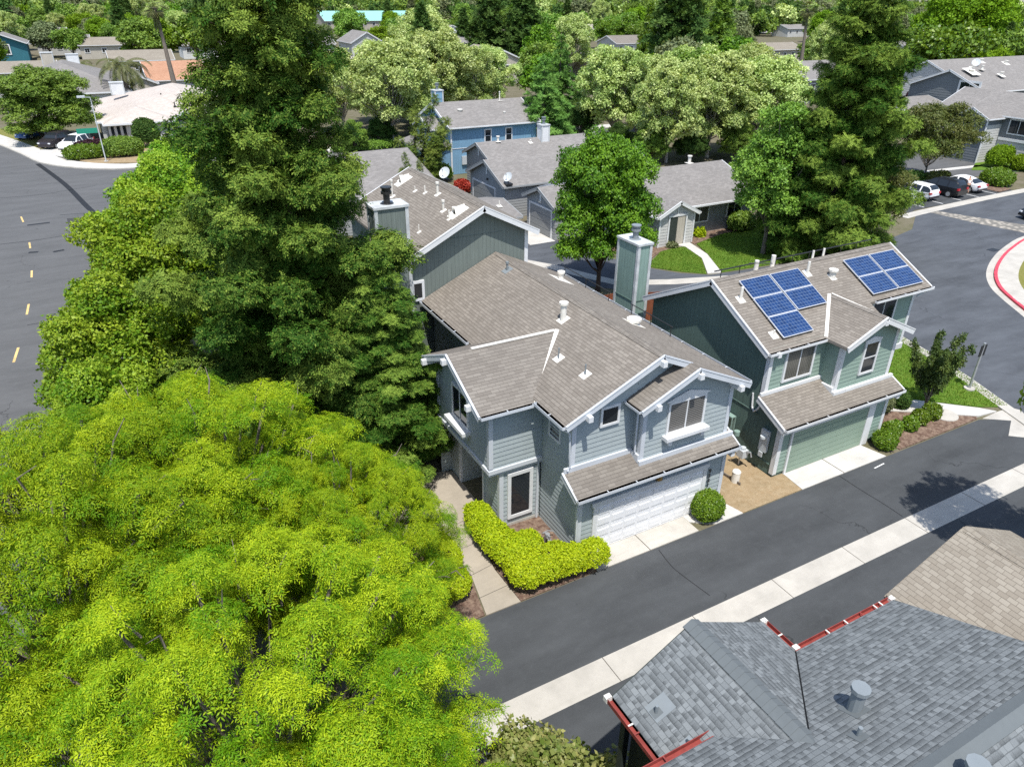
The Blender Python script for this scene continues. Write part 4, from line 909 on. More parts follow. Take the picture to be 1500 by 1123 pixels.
far_house('white house half hidden by the dark conifers', 862, 82, 4, 14, 9, 3.6, 'trim_white', 'roof_grey', 'x', .3)
far_house('low brown roof beside the fan palm trunk', 1130, 68, 4, 16, 10, 3.4, 'panel_beige', 'roof_tan', 'x', .3)
far_house('white-roofed long shed deep among the trees', 1108, 34, 4.5, 22, 9, 4, 'trim_white', 'roof_pale', 'x', .1)
far_house('grey house with chimney just left of the right redwood', 1178, 112, 4, 12, 12, 4.2, 'siding_grey', 'roof_grey', 'x', .4)
far_house('terracotta-roofed house right of the right redwood', 1352, 52, 4.5, 16, 11, 4, 'panel_beige', 'roof_terracotta', 'x', .35)
far_house('pale blue-grey house under the terracotta one', 1330, 66, 4, 13, 9, 3.6, 'siding_pale', 'roof_grey', 'x', .3)
far_house('white house far behind the left palm', 215, 10, 4, 18, 10, 4, 'trim_white', 'roof_pale', 'x', .2)
far_house('brown fence-topped house at the left edge by the dark grey roof', 22, 98, 4, 14, 10, 3.4, 'panel_beige', 'roof_tan', 'x', .3)
far_house('grey-roofed house right of the huge redwood top', 452, 62, 4, 13, 10, 3.6, 'siding_pale', 'roof_grey', 'x', .35)
far_house('cream cottage left of the dark conifer pair', 655, 46, 4, 13, 10, 3.6, 'trim_white', 'roof_tan', 'y', .4)
far_house('tan-roofed house between the dark conifer pair', 742, 50, 4, 14, 10, 3.6, 'panel_beige', 'roof_tan', 'x', .35)
far_house('brown-roofed house behind the slim green conifer', 915, 60, 4, 14, 11, 3.6, 'siding_pale', 'roof_brown', 'x', .35)
far_house('pale-roofed house right of the broad dark conifer', 1022, 62, 4, 13, 10, 3.6, 'panel_beige', 'roof_pale', 'x', .3)
far_house('white house above the middle sycamores', 962, 44, 4, 14, 10, 3.6, 'trim_white', 'roof_grey', 'y', .4)
far_house('pale-roofed house above the terracotta roof', 300, 62, 4, 14, 10, 3.6, 'trim_white', 'roof_pale', 'x', .3)
far_house('grey-roofed house among trees above the teal gable', 62, 46, 4, 15, 10, 3.6, 'siding_pale', 'roof_grey', 'x', .3)
far_house('tan-roofed house behind the bright green round tree', 158, 62, 4, 15, 11, 3.6, 'panel_beige', 'roof_tan', 'x', .3)
far_house('grey-roofed house left of the huge lime-green tree', 1392, 70, 4, 14, 10, 3.6, 'siding_pale', 'roof_grey', 'x', .3)
far_house('white-walled house beyond the slim bare sycamore', 855, 40, 4, 15, 10, 3.6, 'trim_white', 'roof_pale', 'x', .3)
far_house('tan-roofed cottage between the left palms', 205, 82, 4, 13, 10, 3.4, 'panel_beige', 'roof_tan', 'x', .35)
far_house('grey-roofed house left of the bright green round tree', 92, 58, 4, 14, 10, 3.4, 'siding_pale', 'roof_grey', 'x', .35)
far_house('low pale-roofed house between the huge redwood and the gabled white house', 470, 92, 4, 14, 10, 3.4, 'panel_beige', 'roof_pale', 'x', .3)
far_house('terracotta-roofed cottage right of the mint-roofed hall', 610, 36, 4, 15, 10, 3.6, 'panel_beige', 'roof_terracotta', 'x', .3)
far_house('grey-roofed house beyond the right fan palm', 1160, 40, 4, 15, 10, 3.6, 'siding_pale', 'roof_grey', 'x', .3)
far_house('tan-roofed house between the pale sycamores and the broad dark conifer', 880, 86, 4, 13, 10, 3.6, 'panel_beige', 'roof_tan', 'x', .3)
# ======================================================================= ground, roads and paths
g = MB(); n_ = 48
g.poly([(2600*math.cos(2*math.pi*i/n_), 2600*math.sin(2*math.pi*i/n_)+300, -.02) for i in range(n_)]); struct('ground', g, 'earth')
def sheet(name, pts, m, z=0.0):
    mb = MB(); p = [V(a, b, z) for a, b in pts]
    if (p[1]-p[0]).cross(p[2]-p[0]).z < 0 and len(p) < 5: p.reverse()
    else:
        ar = sum(p[i].x*p[(i+1) % len(p)].y-p[(i+1) % len(p)].x*p[i].y for i in range(len(p)))
        if ar < 0: p.reverse()
    mb.poly(p); return struct(name, mb, m)
def raised(name, pts, m, z, h=.12):
    mb = MB(); ar = sum(pts[i][0]*pts[(i+1) % len(pts)][1]-pts[(i+1) % len(pts)][0]*pts[i][1] for i in range(len(pts)))
    P = list(pts) if ar > 0 else list(pts)[::-1]
    mb.slab([(a, b, z) for a, b in P], h); return struct(name, mb, m)
def ribbon(name, line, o0, o1, m, z, h=0):
    """strip beside a polyline between side offsets o0 and o1"""
    L = [V(*p, 0) for p in line]; A, B = [], []
    for i, p in enumerate(L):
        d = (L[min(i+1, len(L)-1)]-L[max(i-1, 0)]).normalized(); s2 = V(d.y, -d.x, 0); A.append(p+s2*o0); B.append(p+s2*o1)
    mb = MB()
    for i in range(len(L)-1):
        q = [A[i]+Z_*z, B[i]+Z_*z, B[i+1]+Z_*z, A[i+1]+Z_*z]
        if h: mb.slab(q, h)
        else:
            if (q[1]-q[0]).cross(q[2]-q[0]).z < 0: q.reverse()
            mb.poly(q)
    return struct(name, mb, m)
sheet('alley', [(3, 7.2), (34.2, 7.2), (36.6, 14.0), (33.9, 15.32), (3, 15.32)], 'asphalt_alley', .0)
mb = MB(); mb.box((3, 11.2, -.05), (34.9, 12.17, .004)); mb2 = MB()
o_ = struct('concrete_strip', mb, 'concrete')
jt = MB()
for i in range(9): x = 6.35+i*3.55; jt.box((x-.012, 11.2, .0), (x+.012, 12.17, .0075))
struct('concrete_joints', jt, 'joint')
drive = [(36.2, 12), (36.3, 14.9), (37.6, 18.3), (38.4, 21), (39.2, 23.7), (41, 27), (38, 32), (34.5, 34.6), (30, 36), (26, 40), (24.5, 46), (22, 62), (29.6, 62), (30.2, 52), (31.8, 44), (33.0, 40.3), (34.6, 38.0), (36.3, 36.7), (50, 35.2), (60, 37.5), (64.3, 40.2), (70, 41.4), (84, 41.6), (110, 41), (110, 5), (42, 5)]
sheet('drive', drive, 'asphalt_drive', -.004)
sheet('parking_bay', [(64.4, 40.95), (66, 41.5), (82.5, 41.6), (82.5, 47.5), (66, 47.5)], 'asphalt_alley', .0)
a_ = at(810, 391); b_ = at(904, 414); ribbon('lane_gutter', [(a_.x-2.6, a_.y+4), (a_.x, a_.y), ((a_.x+b_.x)/2, (a_.y+b_.y)/2-.2), (b_.x, b_.y), (b_.x+3.5, b_.y-1.6), (b_.x+8, b_.y-3)], -.5, .5, 'concrete', .002)
# curb and walk along the green house lawn
cl = [(39.4, 24.6), (38.55, 21.0), (37.6, 18.1), (36.45, 15.3), (35.9, 13.9), (35.2, 12.3)]
ribbon('curb', cl, -.0, .62, 'concrete', .06, .1)
raised('lawn', [(32.4, 18.4), (35.0, 16.1), (36.4, 15.35), (37.55, 18.1), (38.5, 21.0), (39.4, 24.6), (34, 26), (32.2, 25)], 'lawn', .05, .08)
raised('walk', [(29.4, 18.3), (30.5, 18.0), (34.1, 15.5), (35.35, 15.36), (34.9, 15.95), (32.4, 18.3), (31.7, 19.6), (29.2, 19.6)], 'concrete_clean', .06, .1)
raised('driveway_apron', [(34.15, 15.3), (35.9, 14.0), (36.6, 14.9), (36.4, 15.3), (35.36, 15.35)], 'concrete', .01, .05)
raised('driveway_apron', [(33.7, 13.8), (36.0, 11.9), (36.2, 14.1), (35.5, 14.7)], 'concrete', .008, .05)
raised('flower_bed', [(28.2, 15.4), (31, 15.38), (33.9, 15.4), (34.0, 15.52), (30.5, 17.95), (29.3, 18.3), (28.2, 19.0)], 'mulch', .04, .08)
raised('driveway_apron', [(22.0, 15.34), (27.2, 15.34), (26.9, 16.55), (22.15, 16.55)], 'concrete_clean', .02, .06)
mb = MB(); mb.box((24.48, 15.34, 0), (24.52, 16.5, .024)); struct('concrete_joints', mb, 'joint')
raised('driveway_apron', [(11.9, 15.34), (16.5, 15.34), (16.5, 16.3), (11.9, 16.3)], 'concrete', .02, .06)
mb = MB(); mb.box((14.2, 15.34, 0), (14.23, 16.28, .024)); struct('concrete_joints', mb, 'joint')
raised('driveway_apron', [(17.35, 15.34), (18.75, 15.34), (18.4, 16.7), (17.9, 16.7), (16.51, 16.3), (16.51, 15.9)], 'concrete_clean', .02, .06)
raised('side_yard', [(18.76, 15.36), (21.99, 15.36), (22.14, 16.54), (21.5, 16.58), (21.5, 28), (18.3, 28), (18.3, 16.75)], 'dirt_tan', .012, .05)
a_ = at(1057.5, 694); b_ = at(1084, 711); mb = MB(); mb.beam(a_+Z_*.13, b_+Z_*.13, .05, .14); o_ = mb.build('edging_board', 'bark_grey'); tag(o_, 'grey timber edging board across the bare dirt side yard', 'edging')
# front path
raised('path', [(7.55, 15.34), (8.82, 15.34), (8.75, 17.1), (9.0, 18.9), (9.35, 20.1), (9.9, 20.1), (9.9, 23.2), (8.6, 23.6), (5.0, 23.2), (4.4, 19.3), (7.4, 19.75), (7.85, 18.9), (7.9, 17.2)], 'concrete_path', .02, .06)
mb = MB()
for a, b in (((7.85, 17.2), (8.78, 17.35)), ((8.02, 18.6), (8.95, 18.65)), ((7.7, 19.7), (9.3, 20.1)), ((8.25, 20.3), (8.6, 22.55)), ((7.5, 16.1), (8.8, 16.2))): mb.beam((*a, .0235), (*b, .0235), .02, .02)
struct('concrete_joints', mb, 'joint')
mb = MB(); mb.slab([(7.3, 20.5, .0245), (8.2, 20.4, .0245), (8.25, 21.9, .0245), (7.4, 22.1, .0245)], .004); o_ = mb.build('door_mat', 'dark_wall'); tag(o_, 'dark square mat on the concrete by the entry', 'mat')
raised('flower_bed', [(8.83, 15.36), (11.85, 15.36), (11.85, 16.28), (11.6, 16.3), (11.6, 18.9), (9.95, 18.93), (9.36, 20.05), (9.02, 18.9), (8.78, 17.1)], 'mulch', .03, .06)
raised('flower_bed', [(3, 15.36), (7.5, 15.36), (7.85, 17.2), (7.8, 18.85), (7.35, 19.65), (4.4, 19.2)], 'mulch', .03, .06)
raised('driveway_apron', [(28.2, 48.6), (30.55, 48.6), (30.55, 53.6), (28.6, 53.6)], 'concrete_clean', .01, .05)
# lawn of the porch house
raised('lawn', [(33.3, 40.2), (34.8, 38.2), (36.2, 36.95), (38.2, 39.8), (38.9, 42.6), (37.6, 42.6), (36.4, 42.4)], 'lawn', .05, .08)
raised('lawn', [(37.4, 36.7), (50, 35.6), (52, 40), (50.5, 43.8), (44, 43.8), (40.3, 42.7), (39.3, 40.3)], 'lawn', .05, .08)
raised('walk', [(36.25, 36.9), (37.35, 36.65), (39.25, 40.3), (40.0, 43.2), (38.6, 43.3), (38.95, 42.5), (38.2, 39.7)], 'concrete_clean', .06, .1)
raised('flower_bed', [(33.0, 40.5), (36.4, 42.45), (38.5, 42.7), (38.5, 43.3), (36.7, 43.3), (36.7, 44.9), (33, 45)], 'mulch', .045, .07); raised('flower_bed', [(40.1, 42.75), (44, 43.85), (50.5, 43.85), (50.5, 45), (40.3, 45)], 'mulch', .045, .07)
# round island with red curb
isl = [at(*q) for q in ((1560, 335), (1500, 345.5), (1470, 362), (1452, 380), (1444, 400), (1450, 420), (1470, 440), (1500, 465), (1560, 520))]
isl = [(p.x, p.y) for p in isl]
def smooth(L, n=4):
    o = []
    for i in range(len(L)-1):
        p0, p1, p2, p3 = [Vector((*L[max(0, min(len(L)-1, i+k))], 0)) for k in (-1, 0, 1, 2)]
        for j in range(n):
            t = j/n; q = .5*((2*p1)+(-p0+p2)*t+(2*p0-5*p1+4*p2-p3)*t*t+(-p0+3*p1-3*p2+p3)*t**3); o.append((q.x, q.y))
    o.append(tuple(L[-1])); return o
isl = smooth(isl)
ribbon('gutter_pan', isl, -.02, -.5, 'concrete', .004); ribbon('curb', isl, -.5, -.71, 'paint_red', .13, .15); ribbon('sidewalk', isl, -.71, -2.0, 'concrete', .125, .1)
c_ = [(p[0], p[1]) for p in isl]
L = [V(*p, 0) for p in isl]; inn = []
for i, p in enumerate(L):
    d_ = (L[min(i+1, len(L)-1)]-L[max(i-1, 0)]).normalized(); inn.append((p.x-d_.y*2.0, p.y+d_.x*2.0))
raised('island_lawn', inn+[(72, 20), (76, 28)], 'lawn_dry', .12, .1)
fo = text_mesh('curb_lettering', 'FIRE LANE', .2, 'paint_white', None, .002); fo['kind'] = 'structure'; p = at(1477, 437, .135)
k_ = min(range(len(L)), key=lambda i: (L[i]-p).length); d_ = (L[k_+1]-L[k_-1]).normalized(); c0 = L[k_]+V(-d_.y, d_.x, 0)*.66; fo.location = (c0.x, c0.y, .1325); fo.rotation_euler = (0, 0, math.atan2(d_.y, d_.x))
mb = MB(); p = at(1455, 366); mb.box((p.x-.45, p.y-.3, .0), (p.x+.45, p.y+.3, .012)); 
o_ = mb.build('storm_drain', 'black_metal'); tag(o_, 'black storm drain grate beside the red curb', 'drain')
sheet('paver_band', [tuple(at(*q).xy) for q in ((1352, 309), (1372, 309), (1440, 320), (1505, 330), (1505, 342), (1440, 329))], 'pavers', .003)
ribbon('parking_curb', [tuple(at(*q).xy) for q in ((1322, 318), (1345, 312), (1380, 304), (1440, 291), (1500, 279), (1560, 268))], -.5, .5, 'concrete', .012, .05)
mb = MB()
for x in (67.7, 70.6, 73.5, 76.4, 79.3): mb.box((x-.06, 41.75, -.03), (x+.06, 46.6, .004))
mb.box((79.1, 33.0, -.03), (81.0, 33.12, .0035)); mb.box((79.1, 33.1, -.03), (79.22, 34.6, .0035)); p = at(1478, 326)
struct('stall_lines', mb, 'paint_white')
raised('planting_strip', [(66, 47.6), (83, 47.6), (82.6, 42.2), (80.2, 42.0), (80.2, 47.5), (80.2, 50.2), (66, 50.5)], 'mulch', .08, .1)
raised('walk', [(66, 52.6), (91.3, 50.5), (91.3, 51.3), (66, 53.6)], 'concrete_clean', .05, .06)
sheet('side_street', [(60, 50.6), (120, 43.5), (120, 47.5), (93, 51), (91.4, 62), (60, 64)], 'asphalt_street', .004)
raised('lawn', [(88, 49.9), (95.3, 46), (95.3, 52), (92.3, 52.1)], 'lawn', .05, .06); raised('lawn', [(90, 47.5), (120, 40), (95.4, 46)], 'lawn', .05, .06)
# left street
def xc(y): return -6.5-(y-55)**2/320
st = [(xc(y), y) for y in range(-40, 230, 6)]
ribbon('street', st, -6.1, 6.1, 'asphalt_street', .0)
sheet('street', [(-9.6, 108), (-8.2, 104), (-6.8, 100.3), (-3.4, 95.8), (.2, 93.3), (8, 92.4), (70, 92.4), (70, 81), (8, 81), (2, 79), (-1, 74), (-2.2, 70), (-6, 90)], 'asphalt_street', .004)
ribbon('far_curb', smooth([(-17.5, 130), (-12.2, 116.3), (-9.2, 107.7), (-6.8, 100.4), (-3.4, 95.9), (.2, 93.4), (3.5, 92.75), (8, 92.5), (14, 92.5), (28, 92.5), (70, 92.5)]), 0, -.3, 'concrete', .12, .14)
ribbon('far_sidewalk', smooth([(-17.5, 130), (-12.2, 116.3), (-9.2, 107.7), (-6.8, 100.4), (-3.4, 95.9), (.2, 93.4), (3.5, 92.75), (8, 92.5), (14, 92.5), (28, 92.5), (70, 92.5)]), -.3, -2.6, 'concrete_clean', .11, .12)
ribbon('near_curb', [(xc(y), y) for y in range(-40, 72, 6)], 6.1, 6.4, 'concrete', .12, .14); ribbon('near_sidewalk', [(xc(y), y) for y in range(-40, 72, 6)], 6.4, 8.0, 'concrete', .11, .12)
raised('driveway_apron', [(-7.6, 107.5), (-3.6, 101.5), (-.6, 109.5), (-4.0, 116)], 'concrete_clean', .13, .1)
raised('flower_bed', [(-3.5, 101.3), (-1.6, 97.4), (4, 95.6), (8, 95.6), (6, 109.8), (-.5, 109.3)], 'dirt_tan', .1, .1)
raised('lawn', [(-14, 128), (-9.9, 113.5), (-8.4, 110), (-5, 117), (-9, 130)], 'lawn_dry', .1, .1)
sheet('patch', [(-4.3, 73.6), (1.5, 72.2), (1.5, 66.2), (-3.9, 67.2)], 'asphalt_patch', .008)
mb = MB()
for a, b in ((43.4, 45.4), (50.6, 52.5), (58.0, 59.6), (65.5, 67.2), (74, 76), (20, 22), (27.5, 29.5), (35, 37)): 
    p, q = V(xc(a)+.05, a, .006), V(xc(b)+.05, b, .006); mb.beam(p, q, .13, .006)
struct('lane_dashes', mb, 'paint_yellow')
mb = MB()
def tarline(pts, w_=.06):
    P = smooth([tuple(at(*q).xy) for q in pts], 5)
    for i in range(len(P)-1): mb.beam((*P[i], .0065), (*P[i+1], .0065), w_, .006)
tarline(((55, 240), (95, 270), (130, 305), (160, 330)), .5); tarline(((0, 290), (60, 285), (140, 272))); tarline(((0, 358), (50, 352), (90, 346))); tarline(((40, 476), (75, 470), (105, 462)), .06); tarline(((63, 475), (75, 480), (95, 477), (106, 466), (100, 458)), .08); tarline(((88, 315), (160, 310)), .07)
for q in (((40, 330), (73, 326)), ((78, 369), (94, 366)), ((42, 370), (56, 369))): tarline(q, .35)
struct('tar_seams', mb, 'tar')
mb = MB(); tarline(((965, 805), (985, 830), (1010, 850), (1040, 872)), .025); tarline(((1230, 697), (1262, 718), (1290, 735), (1322, 756)), .03); struct('tar_seams', mb, 'tar')
mb = MB(); p = at(1288, 682); mb.slab([(p.x-.35, p.y-.05, .006), (p.x+.35, p.y-.0, .006), (p.x+.33, p.y+.05, .006), (p.x-.35, p.y+.0, .006)], .004); struct('paint_scuff', mb, 'paint_white')
mb = MB(); mb.box((-60, 505, -.015), (260, 600, .0)); struct('school_field', mb, 'lawn'); mb = MB(); mb.box((-34, 395, -.01), (10, 470, .02)); struct('ball_field', mb, 'lawn'); mb = MB(); mb.box((-8, 340, -.01), (22, 392, .03)); struct('clay_court', mb, 'roof_terracotta')
# ======================================================================= vehicles
flat('car_white', (.78, .78, .78), .25, .5); flat('car_black', (.012, .013, .015), .22, .5); flat('car_dark', (.03, .025, .03), .25, .5); flat('car_blue', (.03, .09, .25), .25, .5); flat('tyre', (.018, .018, .018), .8, .2); flat('lamp_red', (.45, .02, .03), .25, .5); flat('lamp_clear', (.7, .72, .74), .15, .5)
def make_car(name, lab, body, loc, rotz, L=4.7, W=1.86, H=1.68, suv=True, group=None):
    """front towards +x; lofted shell, glass, wheels and lamps"""
    root = thing(name, lab, 'car', loc, rotz, group, world=False); hl = L/2; sh = H*.60
    if suv: top = [(-hl, sh*.86), (-hl+.04, sh*1.02), (-hl+.22, H*.86), (-hl+.55, H*.98), (-.2, H), (.35, H*.97), (.75, H*.86), (1.15, sh*1.06), (hl-.45, sh*.94), (hl-.1, sh*.8), (hl, sh*.6)]
    else: top = [(-hl, sh*.8), (-hl+.05, sh*1.0), (-hl+.5, sh*1.05), (-hl+1.1, H*.86), (-.5, H*.99), (.05, H), (.5, H*.94), (1.1, sh*1.1), (1.5, sh*.99), (hl-.3, sh*.84), (hl, sh*.58)]
    xs = np.linspace(-hl, hl, 34); tz = np.interp(xs, [a for a, b in top], [b for a, b in top]); rings = []
    for x, zt in zip(xs, tz):
        e = min(1, (hl-abs(x))/.5); w_ = W/2*(.80+.20*math.sqrt(max(0, e))); zb = .22+.1*(1-e); s_ = min(sh, zt-.02); g = max(0, zt-sh); wr = w_*(1-.30*min(1, g/(H-sh+.001)))
        half = [(w_*.86, zb), (w_*.98, zb+.16), (w_, .55*s_+.15), (w_*.985, s_), (wr*.99, s_+(zt-s_)*.82), (wr*.86, zt-.01), (wr*.4, zt+.015)]
        rings.append([V(x, -a, b) for a, b in half]+[V(x, a, b) for a, b in half[::-1]])
    mb = MB(); gl = MB(); n = len(rings[0])
    for i in range(len(rings)-1):
        for k in range(n-1): mb.poly([rings[i][k], rings[i+1][k], rings[i+1][k+1], rings[i][k+1]])
        mb.poly([rings[i][n-1], rings[i+1][n-1], rings[i+1][0], rings[i][0]])
        zt = (tz[i]+tz[i+1])/2; slope = abs(tz[i+1]-tz[i])/(xs[1]-xs[0])
        def lift(P): 
            nn = (P[1]-P[0]).cross(P[2]-P[0]); nn.normalize(); return [p+nn*.006 for p in P]
        if zt-sh > .3 and i % 8 not in (0,):
            for k in (3, n-5): gl.poly(lift([rings[i][k], rings[i+1][k], rings[i+1][k+1], rings[i][k+1]]))
        if slope > .28 and zt > sh*1.08 and zt < H*.985:
            for k in (5, 6, 7): gl.poly(lift([rings[i][k], rings[i+1][k], rings[i+1][k+1], rings[i][k+1]]))
    mb.poly(rings[0]); mb.poly(rings[-1][::-1])
    for sy in (-1, 1): mb.box((.72, sy*W*.5, sh*.98), (.9, sy*(W*.5+.16), sh*1.12))
    mb.build('body', body, root, smooth=True); gl.build('window_glass', 'glass', root)
    for x in (-hl+.88, hl-.9):
        for sy in (-1, 1):
            w_ = MB(); w_.tube([(x, sy*(W/2-.2), .34), (x, sy*(W/2+.015), .34)], .345, 18); wo = w_.build('wheel', 'tyre', root); r = MB(); r.tube([(x, sy*(W/2+.0), .34), (x, sy*(W/2+.025), .34)], .225, 12); r.build('rim', 'galv', wo)
    for sy in (-1, 1):
        t = MB(); t.box((-hl-.02, sy*W*.30, sh*.80), (-hl+.14, sy*W*.47, sh*1.0)); t.build('taillight', 'lamp_red', root); t = MB(); t.box((hl-.26, sy*W*.28, sh*.64), (hl-.02, sy*W*.43, sh*.76)); t.build('headlight', 'lamp_clear', root)
    t = MB(); t.box((-hl-.015, -W*.42, .3), (-hl+.1, W*.42, .5)); t.box((hl-.12, -W*.42, .3), (hl+.015, W*.42, .46)); t.build('bumper', body if body != 'car_white' else 'car_dark', root)
    return root
pk = 'cars parked in the bay at the right'
make_car('parked_car', 'black sport utility car parked in the bay, tail towards the drive', 'car_black', (74.2, 44.6, 0), R_(92), 4.6, 1.88, 1.66, True, pk)
make_car('parked_car', 'white sedan parked with a person at its side', 'car_white', (78.0, 44.9, 0), R_(92), 4.75, 1.86, 1.42, False, pk)
make_car('parked_car', 'white hatchback half hidden behind the bronze-tinged trees', 'car_white', (70.5, 44.9, 0), R_(92), 4.3, 1.8, 1.5, True, pk)
make_car('parked_car', 'white car beside the earth bank, almost covered by foliage', 'car_white', (67.4, 45.0, 0), R_(92), 4.3, 1.8, 1.5, False, pk)
p = at(1506, 322); make_car('parked_car', 'dark car nosing in at the right edge by a white stall line', 'car_black', (p.x+1.7, p.y-.6, 0), R_(160), 4.6, 1.85, 1.5, False)
lf = 'cars on the driveway of the far corner house'
make_car('parked_car', 'white sport utility car on the driveway of the pale-roofed house', 'car_white', (-3.0, 107.6, .13), R_(236), 4.8, 1.95, 1.75, True, lf)
make_car('parked_car', 'dark red sport utility car beside the white one', 'car_dark', (-5.2, 110.6, .13), R_(236), 4.8, 1.95, 1.75, True, lf)
make_car('parked_car', 'blue car in the shade of the driveway tree', 'car_blue', (-8.2, 119.0, .11), R_(236), 4.4, 1.8, 1.5, False, lf)
# ======================================================================= person
def skin_person(loc, rotz):
    root = thing('person', 'person in pale shirt and dark shorts bending beside the white sedan', 'person', loc, rotz, world=False)
    def skin(name, vs, es, mt, par, root_i=0):
        me = bpy.data.meshes.new(name); me.from_pydata([v[:3] for v in vs], es, []); me.materials.append(MATS[mt]); o = bpy.data.objects.new(name, me); COL.objects.link(o); o.parent = par
        m = o.modifiers.new('skin', 'SKIN'); m.use_smooth_shade = True; o.modifiers.new('sub', 'SUBSURF').levels = 1
        for i, v in enumerate(vs): me.skin_vertices[0].data[i].radius = (v[3], v[3]*(.8 if v[3] > .1 else 1)); me.skin_vertices[0].data[i].use_root = (i == root_i)
        return o
    vs = [(0, 0, .92, .135), (.12, 0, 1.12, .13), (.27, 0, 1.32, .15), (.34, 0, 1.42, .06), (.41, 0, 1.52, .095), (.44, 0, 1.62, .085)]; es = [(0, 1), (1, 2), (2, 3), (3, 4), (4, 5)]
    for sy in (-1, 1):
        b = len(vs); vs += [(.0, sy*.1, .84, .1), (.08, sy*.11, .48, .065), (-.02, sy*.11, .1, .045), (.0, sy*.11, .04, .045), (.15, sy*.12, .035, .035)]; es += [(0, b), (b, b+1), (b+1, b+2), (b+2, b+3), (b+3, b+4)]
        b = len(vs); vs += [(.28, sy*.2, 1.33, .06), (.38, sy*.25, 1.08, .045), (.58, sy*.2, .98, .034), (.66, sy*.19, .97, .03)]; es += [(2, b), (b, b+1), (b+1, b+2), (b+2, b+3)]
        for k in range(5):
            c = len(vs); o = (k-2)*.018; l = (.05, .07, .078, .07, .055)[k]; vs += [(.69 if k else .66, sy*(.19)+o*1.2, .965, .0095), (.69+l*.6, sy*.19+o*1.6, .955, .0085), (.69+l, sy*.19+o*1.6, .935, .007)]; es += [(b+3, c), (c, c+1), (c+1, c+2)]
    flat('skin_tone', (.42, .25, .17), .6, .3); flat('shirt', (.66, .56, .52), .8, .2); flat('shorts', (.02, .022, .03), .8, .2); flat('hair', (.03, .02, .015), .7, .2)
    bd = skin('body', vs, es, 'skin_tone', root)
    sv = [(.0, 0, .93, .15), (.12, 0, 1.12, .15), (.27, 0, 1.32, .165), (.31, 0, 1.39, .09)]; se = [(0, 1), (1, 2), (2, 3)]
    for sy in (-1, 1): b = len(sv); sv += [(.29, sy*.21, 1.32, .078), (.35, sy*.24, 1.17, .066)]; se += [(2, b), (b, b+1)]
    skin('shirt', sv, se, 'shirt', root)
    hv = [(0, 0, .93, .152)]; he = []
    for sy in (-1, 1): b = len(hv); hv += [(.01, sy*.1, .82, .118), (.06, sy*.11, .55, .092)]; he += [(0, b), (b, b+1)]
    skin('shorts', hv, he, 'shorts', root); skin('hair', [(.40, 0, 1.6, .09), (.43, 0, 1.66, .085)], [(0, 1)], 'hair', root)
skin_person((76.75, 43.3, 0), R_(40))
# ======================================================================= street furniture, fences, dishes
def lamp_post(lab, loc, h, arm=None, head='black_metal'):
    r = thing('street_lamp', lab, 'street lamp', loc); mb = MB(); x, y = loc[0], loc[1]; z = loc[2] if len(loc) > 2 else 0
    mb.cyl((x, y, z), .07, h, 10, r2=.045); mb.build('pole', 'galv' if arm is None else 'vent_light', r); b = MB(); b.cyl((x, y, z-.05), .26, .12, 16); b.build('base', 'concrete', r); return r, x, y, z
r, x, y, z = lamp_post('slim street sign pole on the lawn beside the drive, two dark panels on top', (36.32, 17.37, .06), 2.55)
mb = MB(); mb.box((x-.24, y-.03, 1.95), (x+.24, y+.0, 2.55)); mb.build('sign_panel', 'black_metal', r); mb = MB(); mb.cyl((x, y, 2.6), .06, .06, 10); mb.build('cap', 'galv', r)
r['category'] = 'signpost'; r.name = 'signpost'
b = at(156, 238); r, x, y, z = lamp_post('tall grey street lamp with green street sign at the far corner', (b.x, b.y, .1), 7.0, 1)
mb = MB(); mb.beam((x, y, z+7.0), (x-1.0, y-.5, z+7.15), .08, .08); mb.box((x-1.3, y-.7, z+7.02), (x-.5, y-.2, z+7.2)); mb.build('lamp_head', 'vent_light', r)
flat('sign_green', (.02, .25, .16), .5, .4); mb = MB(); mb.box((x-2.2, y-.02, z+3.2), (x-.1, y+.02, z+3.75)); mb.build('street_sign', 'sign_green', r)
def dish(lab, p, s_=.45, az_=2.2, mast=.5):
    r = thing('satellite_dish', lab, 'satellite dish', tuple(p)); p = Vector(p); mb = MB(); mb.tube([p, p+V(0, 0, mast)], .03, 6); mb.box(p+V(-.3, -.3, -.1), p+V(.3, .3, .05)); mb.build('mast', 'black_metal', r)
    d = V(math.cos(az_)*.8, math.sin(az_)*.8, .6).normalized(); a = d.cross(Z_).normalized(); b_ = a.cross(d); mb = MB(); c = p+V(0, 0, mast); rings = []
    for k in range(4): f = k/3; rings.append([c+(a*math.cos(t)*s_*f+b_*math.sin(t)*s_*1.1*f)+d*(.25*s_*f*f) for t in np.linspace(0, 2*math.pi, 15)[:-1]])
    for k in range(3):
        for i in range(14): j = (i+1) % 14; mb.poly([rings[k][i], rings[k+1][i], rings[k+1][j], rings[k][j]])
    mb.build('reflector', 'vent_light', r); mb = MB(); mb.tube([c-b_*s_, c+d*s_*1.1], .015, 5); mb.cyl(c+d*s_*1.1, .05, .1, 8); mb.build('feed_arm', 'galv', r)
dish('grey satellite dish on the roof edge above the tan garage door', (30.2, 56.1, 3.1), .4, 3.6, .55)
pp = at(652, 262, 3.0); dish('big white satellite dish at the foot of the juniper', tuple(pp), .5, 3.8, .5)
dish('small white dish on the far right townhouse roof', (138, 83, 7.0), .7, 3.6, .5)
mb = MB()
